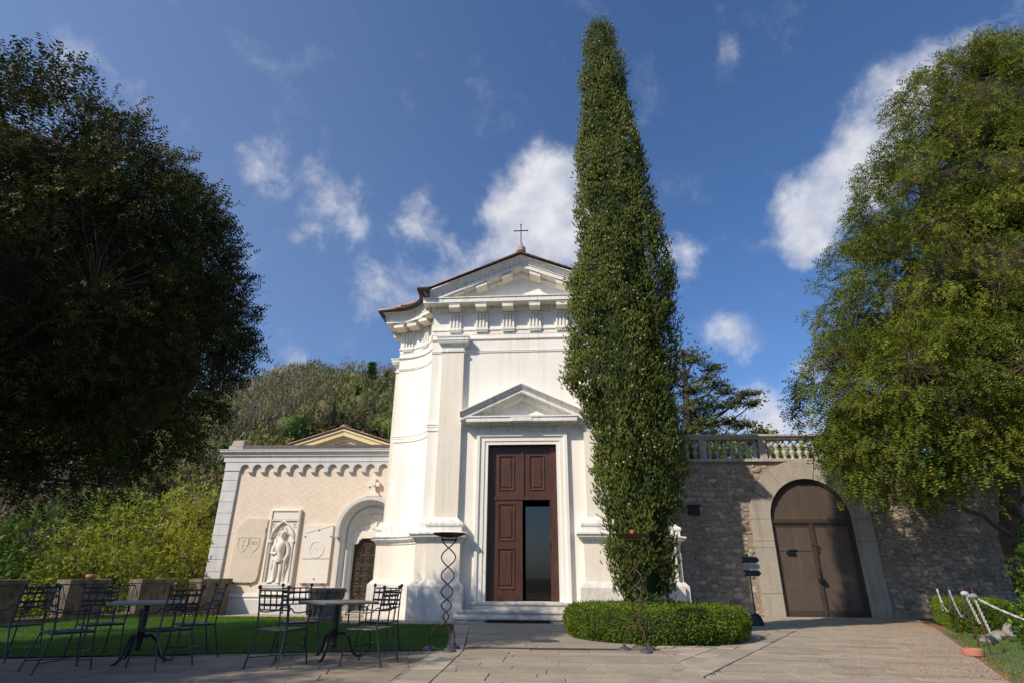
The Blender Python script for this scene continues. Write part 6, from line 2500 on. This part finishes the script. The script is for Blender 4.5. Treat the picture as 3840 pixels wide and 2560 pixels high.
grass('lawn_grass', LAWN, 120000, .008, .025, .055)
GS = [(RE(7.0) + .32, 7.0), (11.0, 7.0), (12.5, 13.0), (RE(13.4) + .30, 13.4), (RE(11) + .32, 11.0)]
grass('garden_grass', GS, 32000, -.02, .03, .08, w=.008)
dl = random.Random(2)
dv = []
C = np.array([(-9.9 + dl.random() * 3.8, 16.6 + dl.random() * 1.2, -.05) for _ in range(60)])
C[:, 2] = [gz(y) + .055 for y in C[:, 1]]
M['dandelion'] = material('dandelion', (.62, .48, .03), (.55, .40, .03), 8, .8)
V_, T_, k_ = scatter(tv_, tf_, C, RNG.normal(size=(len(C), 3)), np.full(len(C), .013), np.zeros(len(C)))
kind(np_mesh('dandelions', V_, T_, 'dandelion'), 'stuff')

# ------------------------------------------------------------------ garden shrubs on the right
def bush(name, label, loc_, lobes, n, n_per, tpl, size, mat, cat='shrub', stems=8, length=.3, spread=.08, mid=.45, group=None, bark='bark', droop=0.0, limb=.02, seed=3):
    t = thing(name, label, cat, loc_, group=group)
    lo_ = np.array(loc_)
    E, D = shell_points(n, [(a[0] + loc_[0], a[1] + loc_[1], a[2] + loc_[2], *a[3:]) for a in lobes], .35, loc_[2] + .05, .6)
    D = unit(D + np.array([0, 0, .3]) + RNG.normal(size=D.shape) * .5)
    E = E - lo_
    E += D * lumpy(E, .25 * max(lobes[0][3:]), .9, seed)[:, None]
    segs = []
    for k in RNG.choice(len(E), min(stems, len(E)), replace=False):
        s = np.array([RNG.normal() * .08, RNG.normal() * .08, -.1])
        segs.append((curve(s, E[k], np.array([0, 0, .1 * np.linalg.norm(E[k])]) + RNG.normal(size=3) * .06, 6), np.linspace(limb, limb * .3, 6)))
    V_, T_ = tubes_np(segs, 5)
    np_mesh('stems', V_, T_, bark, t)
    tint = np.clip(mid + lumpy(E, .8, 1.1, seed), 0, .85)
    V_, T_, k_ = clusters(E, D, n_per, length, spread, tpl, size, tint, droop)
    np_mesh('foliage', V_, T_, mat, t, k_)
    return t


BIGLEAF = tpl_leaves(4, .62, 8, 1.0)
bush('leafy_shrub', 'tall leafy shrub with yellow edged leaves by the handrail', (11.3, 13.4, -.05), [(0, 0, .95, 1.1, .9, 1.0), (1.0, .3, 1.3, 1.1, 1.0, 1.1)], 360, 9, BIGLEAF, .20, 'shrub', mid=.42, group='garden shrubs by the drive')
bush('leafy_shrub', 'dark dense shrub filling the corner behind the rope', (12.9, 15.2, -.1), [(0, 0, .8, 1.1, .9, .85)], 260, 9, BIGLEAF, .18, 'shrub', mid=.25, group='garden shrubs by the drive', seed=8)
bush('leafy_shrub', 'low bright leafed plant at the frame edge beside the grass', (8.3, 10.35, 0), [(0, 0, .30, .62, .55, .36)], 150, 8, BIGLEAF, .14, 'shrub', mid=.5, group='garden shrubs by the drive', seed=5, stems=5)
bush('leafy_shrub', 'low ivy like plant creeping round the pale rocks', (9.3, 12.0, 0), [(0, 0, .22, .75, .5, .28)], 130, 8, BIGLEAF, .12, 'shrub', mid=.4, group='garden shrubs by the drive', seed=15, stems=5)
bush('leafy_shrub', 'feathery bamboo like shrub before the yew trunk', (11.6, 14.4, -.1), [(0, 0, 1.2, .7, .6, 1.0)], 180, 10, YEW, .26, 'shrub', mid=.35, group='garden shrubs by the drive', seed=6)

# ------------------------------------------------------------------ cedar behind the balustrade
CY = 32.0
ced = thing('cedar_tree', 'cedar with flat layered branches beyond the balustrade', 'tree', (8.2, CY, 4.6))
co = np.array([8.2, CY, 4.6])
segs = [(np.array([(0, 0, 0), (.05, 0, 3.5), (.2, 0, 6.0), (.3, 0, 8.9)]), np.array([.42, .30, .2, .05]))]
V_, T_ = tubes_np(segs, 8)
np_mesh('trunk', V_, T_, 'bark_dark', ced)
PL_ = [  # (x, z, half length, thickness, depth) of the foliage plates, world x and z at the depth of the cedar
    (8.7, 13.35, .95, .12, 1.2), (9.0, 12.75, .8, .12, 1.0), (10.1, 12.35, .75, .12, .9), (8.5, 11.9, .7, .12, 1.1),
    (9.7, 11.75, .6, .10, .8), (10.25, 11.35, .75, .12, .9), (10.6, 10.9, .55, .1, .8), (8.7, 10.95, 1.0, .16, 1.2),
    (11.7, 10.65, .95, .12, .9), (11.2, 10.3, .6, .1, .7), (12.1, 10.2, .55, .14, .7), (9.2, 10.25, .9, .14, 1.2), (10.2, 10.05, 1.0, .12, 1.0), (8.9, 9.7, 1.0, .2, 1.2),
    (10.4, 9.2, .9, .14, 1.0), (11.4, 8.9, .95, .14, 1.0), (12.3, 8.5, .85, .16, .9), (9.0, 9.0, .9, .25, 1.2), (9.6, 8.2, 1.3, .2, 1.2), (11.2, 8.0, 1.3, .18, 1.1), (8.8, 8.55, .9, .25, 1.1), (9.4, 7.3, 1.6, .3, 1.2), (7.0, 10.0, 1.4, .3, 1.2), (7.0, 12.0, 1.0, .25, 1.0)]
segs, P, Dd = [], [], []
for x, zz, hl, thk, dep in PL_:
    s = np.array([.15 + .1 * (zz - 8) / 5, 0, max(1.5, (zz - 4.6) - .35 * abs(x - 8.2) * .7 - .5)])
    e = np.array([x - 8.2, RNG.normal() * .3, zz - 4.6])
    segs.append((curve(s, e, (0, 0, -.12 * np.linalg.norm(e - s)), 7), np.linspace(.10, .022, 7)))
    n = int(130 * hl * (thk * 3 + .5))
    q = RNG.normal(size=(n, 3)) * np.array([hl * .5, dep * .5, thk * .32]) + e
    q[:, 2] -= .10 * ((q[:, 0] - e[0]) / hl) ** 2
    P.append(q)
    Dd.append(unit(RNG.normal(size=(n, 3)) * np.array([1, 1, .25]) + np.array([.25, 0, .2])))
V_, T_ = tubes_np(segs, 5)
np_mesh('branches', V_, T_, 'bark_dark', ced)
P, Dd = np.concatenate(P), np.concatenate(Dd)
V_, T_, k_ = clusters(P, Dd, 4, .25, .06, TUFT, .17, np.clip(.5 + RNG.normal(size=len(P)) * .2, 0, 1))
np_mesh('crown', V_, T_, 'cedar', ced, k_)

# upper garden behind the retaining wall
kind(sheet('upper_garden', [(3.2, 21.0), (40, 21.0), (40, 60), (3.2, 60)], 4.75, 'soil', 4), 'structure')
GB = [('round green shrub seen through the balusters next to the cedar', 7.6, 27.5, 1.6), ('small round shrub seen through the balusters before the gate arch', 10.6, 28.0, 1.5), ('pale green shrub seen through the balusters by the yew', 12.9, 28.5, 1.35), ('dark shrub behind the balusters beside the cypress', 5.6, 27.0, 1.7)]
for i, (lab, x, y, r_) in enumerate(GB):
    bush('terrace_shrub', lab, (x, y, 4.7), [(0, 0, r_ * .8, r_, r_, r_ * .85)], 160, 8, LEAF, .30, 'wood_green', group='shrubs of the upper garden', seed=20 + i)

# ------------------------------------------------------------------ hill with its wood
AZS = np.array([-62, -52, -44.7, -39.8, -34.2, -29.1, -26.3, -24.0, -19.9, -15.5, -10, -4, 4])
ELS = np.array([3.5, 4.5, 5.2, 6.6, 9.2, 12.0, 13.6, 14.4, 14.8, 15.0, 14.0, 11.0, 6.0])
RR = np.array([24., 32, 40, 50, 62, 76, 92, 108, 124, 150])
RF = np.array([-.10, -.07, .0, .18, .40, .62, .84, 1.0, .98, .7])


def hill_z(az, r_):
    top = 108 * math.tan(R(float(np.interp(az, AZS, ELS)))) + 1
    f = float(np.interp(r_, RR, RF))
    return f * top if f > 0 else f * 60


m = MB()
azg = np.arange(-64, 5, 2.0)
for az in azg:
    for r_ in RR:
        m.v.append((r_ * math.sin(R(az)), r_ * math.cos(R(az)), hill_z(az, r_)))
nr = len(RR)
for i in range(len(azg) - 1):
    for j in range(nr - 1):
        a = i * nr + j
        m.f.append((a, a + nr, a + nr + 1, a + 1))
kind(m.build('hill', 'terrain', None), 'structure')
m = MB()
m.add([(-1500, -1500, -7), (1500, -1500, -7), (1500, 1500, -7), (-1500, 1500, -7)], [(0, 1, 2, 3)])
kind(m.build('valley_floor', 'terrain', None), 'structure')


hb_ = MB().ball((0, 0, 0), 1, 8)
HB = np.array(hb_.v)
HBF = np.array([t for f in hb_.f for t in ([f] if len(f) == 3 else [(f[0], f[1], f[2]), (f[0], f[2], f[3])])])


def crown_np(x, y, zz, h, w, n, sz, kind_, tint0):
    """one distant tree's crown: leaf or twig clumps through an egg-shaped volume"""
    u = unit(RNG.normal(size=(n, 3)))
    rr2 = (.62 + .40 * RNG.random(n) ** .6)[:, None]
    if kind_ == 'conifer':
        t = RNG.random(n) ** 1.4
        a = RNG.uniform(0, 2 * PI, n)
        r2 = (1 - t) * w * (.75 + .35 * np.sin(t * 40 + a * 2)) * RNG.random(n) ** .35
        P = np.c_[x + r2 * np.cos(a), y + r2 * np.sin(a), zz + h * (.08 + .92 * t)]
        D = np.c_[np.cos(a), np.sin(a), np.full(n, -.15)]
    else:
        P = np.array([x, y, zz + h * .58]) + u * rr2 * np.array([w, w, h * .45])
        P += u * (lumpy(P, .30 * w, .55, x)[:, None])
        D = u * .7 + np.array([0, 0, .9])
    body = None
    if kind_ not in ('conifer', 'bare'):
        bv = HB * np.array([w, w, h * .45]) * (.40 if kind_ == 'bare' else .52)
        bv = bv * (1 + lumpy(HB * 1.7 + np.array([x, y, 0]), .35, 1.0, x))[:, None]
        body = (bv + np.array([x, y, zz + h * .56]), HBF, np.full(len(HBF), max(0, tint0 - .28)))  # lower tint paints the shaded inside of the crown
    tpl = TWIG if kind_ == 'bare' else TUFT if kind_ == 'conifer' else LEAF
    tint = np.clip(tint0 + RNG.normal(size=n) * .22, 0, .85)
    q = scatter(tpl[0], tpl[1], P, D + RNG.normal(size=(n, 3)) * .4, sz * RNG.uniform(.7, 1.3, n), tint)
    return join_np([body, q]) if body else q


wood = {'bare': [], 'olive': [], 'green': []}
trunks = []
WR_ = random.Random(12)
cnt = 0
while cnt < 620:
    az = WR_.uniform(-50, -12)
    r_ = WR_.uniform(44, 110) if WR_.random() < .8 else WR_.uniform(98, 112)
    if r_ < 60 and az > -27:
        continue
    x, y = r_ * math.sin(R(az)), r_ * math.cos(R(az))
    zz = hill_z(az, r_)
    kk = WR_.random() + .22 * mnoise.noise(Vector((x * .05, y * .05, 0)))
    kd = 'bare' if kk < .52 else 'olive' if kk < .80 else 'green'
    h, w = WR_.uniform(5.5, 9.0), WR_.uniform(2.3, 3.9)
    near = r_ < 66
    n = 140 if near else 95
    sz = (.72 if kd == 'bare' else .55) * (.85 if near else 1.1)
    if kd == 'bare':
        n = int(n * 1.35)
    wood[kd].append(crown_np(x, y, zz, h, w, n, sz, kd, .48 + .42 * WR_.uniform(-1, 1)))
    trunks.append((np.array([(x, y, zz - .5), (x + .2, y, zz + h * .3), (x + .1, y, zz + h * .75)]), np.array([.16, .12, .04])))
    for q_ in range(2 if kd == 'bare' else 1):
        a = WR_.uniform(0, 6.28)
        trunks.append((np.array([(x + .2, y, zz + h * .3), (x + math.cos(a) * w * .4, y + math.sin(a) * w * .4, zz + h * .6), (x + math.cos(a) * w * .6, y + math.sin(a) * w * .6, zz + h * .9)]), np.array([.09, .06, .02])))
    cnt += 1
for kd, mt_ in (('bare', 'wood_bare'), ('olive', 'wood_olive'), ('green', 'wood_green')):
    V_, T_, k_ = join_np(wood[kd])
    kind(np_mesh({'bare': 'bare_hillside_wood', 'olive': 'budding_hillside_wood', 'green': 'green_hillside_wood'}[kd], V_, T_, mt_, None, k_), 'stuff')
V_, T_ = tubes_np(trunks, 4)
kind(np_mesh('hillside_trunks', V_, T_, 'bark_grey'), 'stuff')
del wood


def hill_tree(name, label, az, r_, h, w, n, sz, kd, mat, group=None, dz=0.0, zabs=None):
    x, y = r_ * math.sin(R(az)), r_ * math.cos(R(az))
    zz = hill_z(az, r_) + dz if zabs is None else zabs
    t = thing(name, label, 'tree', (x, y, zz), group=group)
    V_, T_, k_ = crown_np(0, 0, 0, h, w, n, sz, kd, .5)
    np_mesh('crown', V_, T_, mat, t, k_)
    V_, T_ = tubes_np([(np.array([(0, 0, -.6), (.1, 0, h * .4), (.05, 0, h * .85)]), np.array([.20, .13, .04]))] +
                      [(np.array([(.05, 0, h * .25), (math.cos(a) * w * .4, math.sin(a) * w * .4, h * .55), (math.cos(a) * w * .7, math.sin(a) * w * .7, h * .8)]), np.array([.10, .07, .02])) for a in (.3, 2.2, 4.1, 5.3)], 5)
    np_mesh('trunk', V_, T_, 'bark_grey', t)


GC = 'dark conifers on the hill'
hill_tree('conifer_tree', 'tallest bright green conifer on the hill beside the church wall', -17.6, 78, 9.5, 2.1, 1500, .55, 'conifer', 'conifer', GC)
hill_tree('conifer_tree', 'green conifer touching the church silhouette', -15.9, 80, 8.0, 2.2, 1300, .55, 'conifer', 'conifer', GC)
hill_tree('conifer_tree', 'bluish conifer just above the yellow gable roof', -18.6, 70, 7.0, 2.0, 1100, .50, 'conifer', 'conifer', GC)
hill_tree('conifer_tree', 'low conifer between the yellow gable and the church', -16.3, 66, 6.5, 2.2, 1100, .50, 'conifer', 'conifer', GC)
hill_tree('conifer_tree', 'dark conifer on the slope above the wing corner block', -30.6, 58, 8.5, 2.6, 1400, .50, 'conifer', 'conifer', GC)
hill_tree('conifer_tree', 'dark conifer beside the quoined corner of the wing', -29.6, 46, 7.0, 2.2, 1300, .45, 'conifer', 'conifer', GC)
hill_tree('blossoming_tree', 'pale blossoming tree on the skyline of the hill', -25.6, 104, 8.5, 3.4, 900, .8, 'leaf', 'blossom')
hill_tree('budding_tree', 'fresh green tree on the skyline near the pale blossoms', -23.3, 105, 8.5, 3.2, 700, .8, 'leaf', 'wood_green')
hill_tree('olive_shrub', 'yellowish bushy shrub rising just behind the copper flashing', -26.2, 44, 3.6, 2.0, 700, .45, 'leaf', 'wood_olive', 'yellowish shrubs behind the wing', zabs=6.4)
hill_tree('olive_shrub', 'yellowish bushy shrub against the left quoins of the wing', -30.4, 38, 3.4, 1.5, 600, .42, 'leaf', 'wood_olive', 'yellowish shrubs behind the wing', zabs=2.4)
hill_tree('olive_shrub', 'second yellowish shrub behind the flashing, nearer the gable', -24.6, 46, 2.8, 1.8, 600, .42, 'leaf', 'wood_olive', 'yellowish shrubs behind the wing', zabs=6.9)

# young trees just beyond the parapet
def young_tree(label, az, r_, z0, w, h, mat, n, n_per, size, tpl, mid, seed, group='young trees beyond the parapet', name='young_tree', bark='bark'):
    x, y = r_ * math.sin(R(az)), r_ * math.cos(R(az))
    bush(name, label, (x, y, z0), [(0, 0, h * .62, w, w * .8, h * .45), (w * .3, 0, h * .45, w * .7, w * .7, h * .35), (-w * .4, .2, h * .42, w * .7, w * .7, h * .34)], n, n_per, tpl, size, mat, 'tree', stems=46, length=.55, spread=.14, mid=mid, group=group, bark=bark, limb=.06, seed=seed)


young_tree('widest yellow green young tree behind the two middle piers', -34.2, 25, -2.6, 3.0, 6.2, 'lime', 640, 12, .185, LEAF, .55, 31)
young_tree('yellow green young tree next to the wing quoins', -30.9, 26, -2.4, 2.2, 6.0, 'lime', 480, 12, .185, LEAF, .6, 32)
young_tree('feathery bright green tree beyond the parapet', -39.3, 29, -2.8, 2.6, 6.4, 'fern', 560, 9, .30, YEW, .45, 33)
young_tree('olive green bushy tree low behind the bowl pier', -37.0, 22, -2.4, 1.9, 4.2, 'lime', 480, 9, .24, LEAF, .3, 34)
young_tree('dark green shrub behind the darkest pier', -43.5, 24, -2.4, 2.2, 4.0, 'fern', 380, 9, .26, LEAF, .15, 35)
young_tree('leafless grey tree beyond the parapet near the dark tree', -42.8, 33, -3.0, 3.0, 8.0, 'wood_bare', 420, 7, .40, TWIG, .5, 36, bark='bark_grey')
young_tree('olive green tree between the feathery tree and the wing', -36.3, 33, -2.6, 2.6, 7.0, 'wood_green', 600, 9, .30, LEAF, .45, 37)
young_tree('leafless brown tree higher up behind the feathery tree', -40.5, 40, -2.0, 3.2, 8.5, 'wood_bare', 420, 7, .44, TWIG, .45, 38, bark='bark_grey')
young_tree('budding tree under the dark crown at the frame edge', -45.5, 31, -2.6, 2.8, 6.5, 'wood_olive', 420, 9, .30, LEAF, .35, 39)
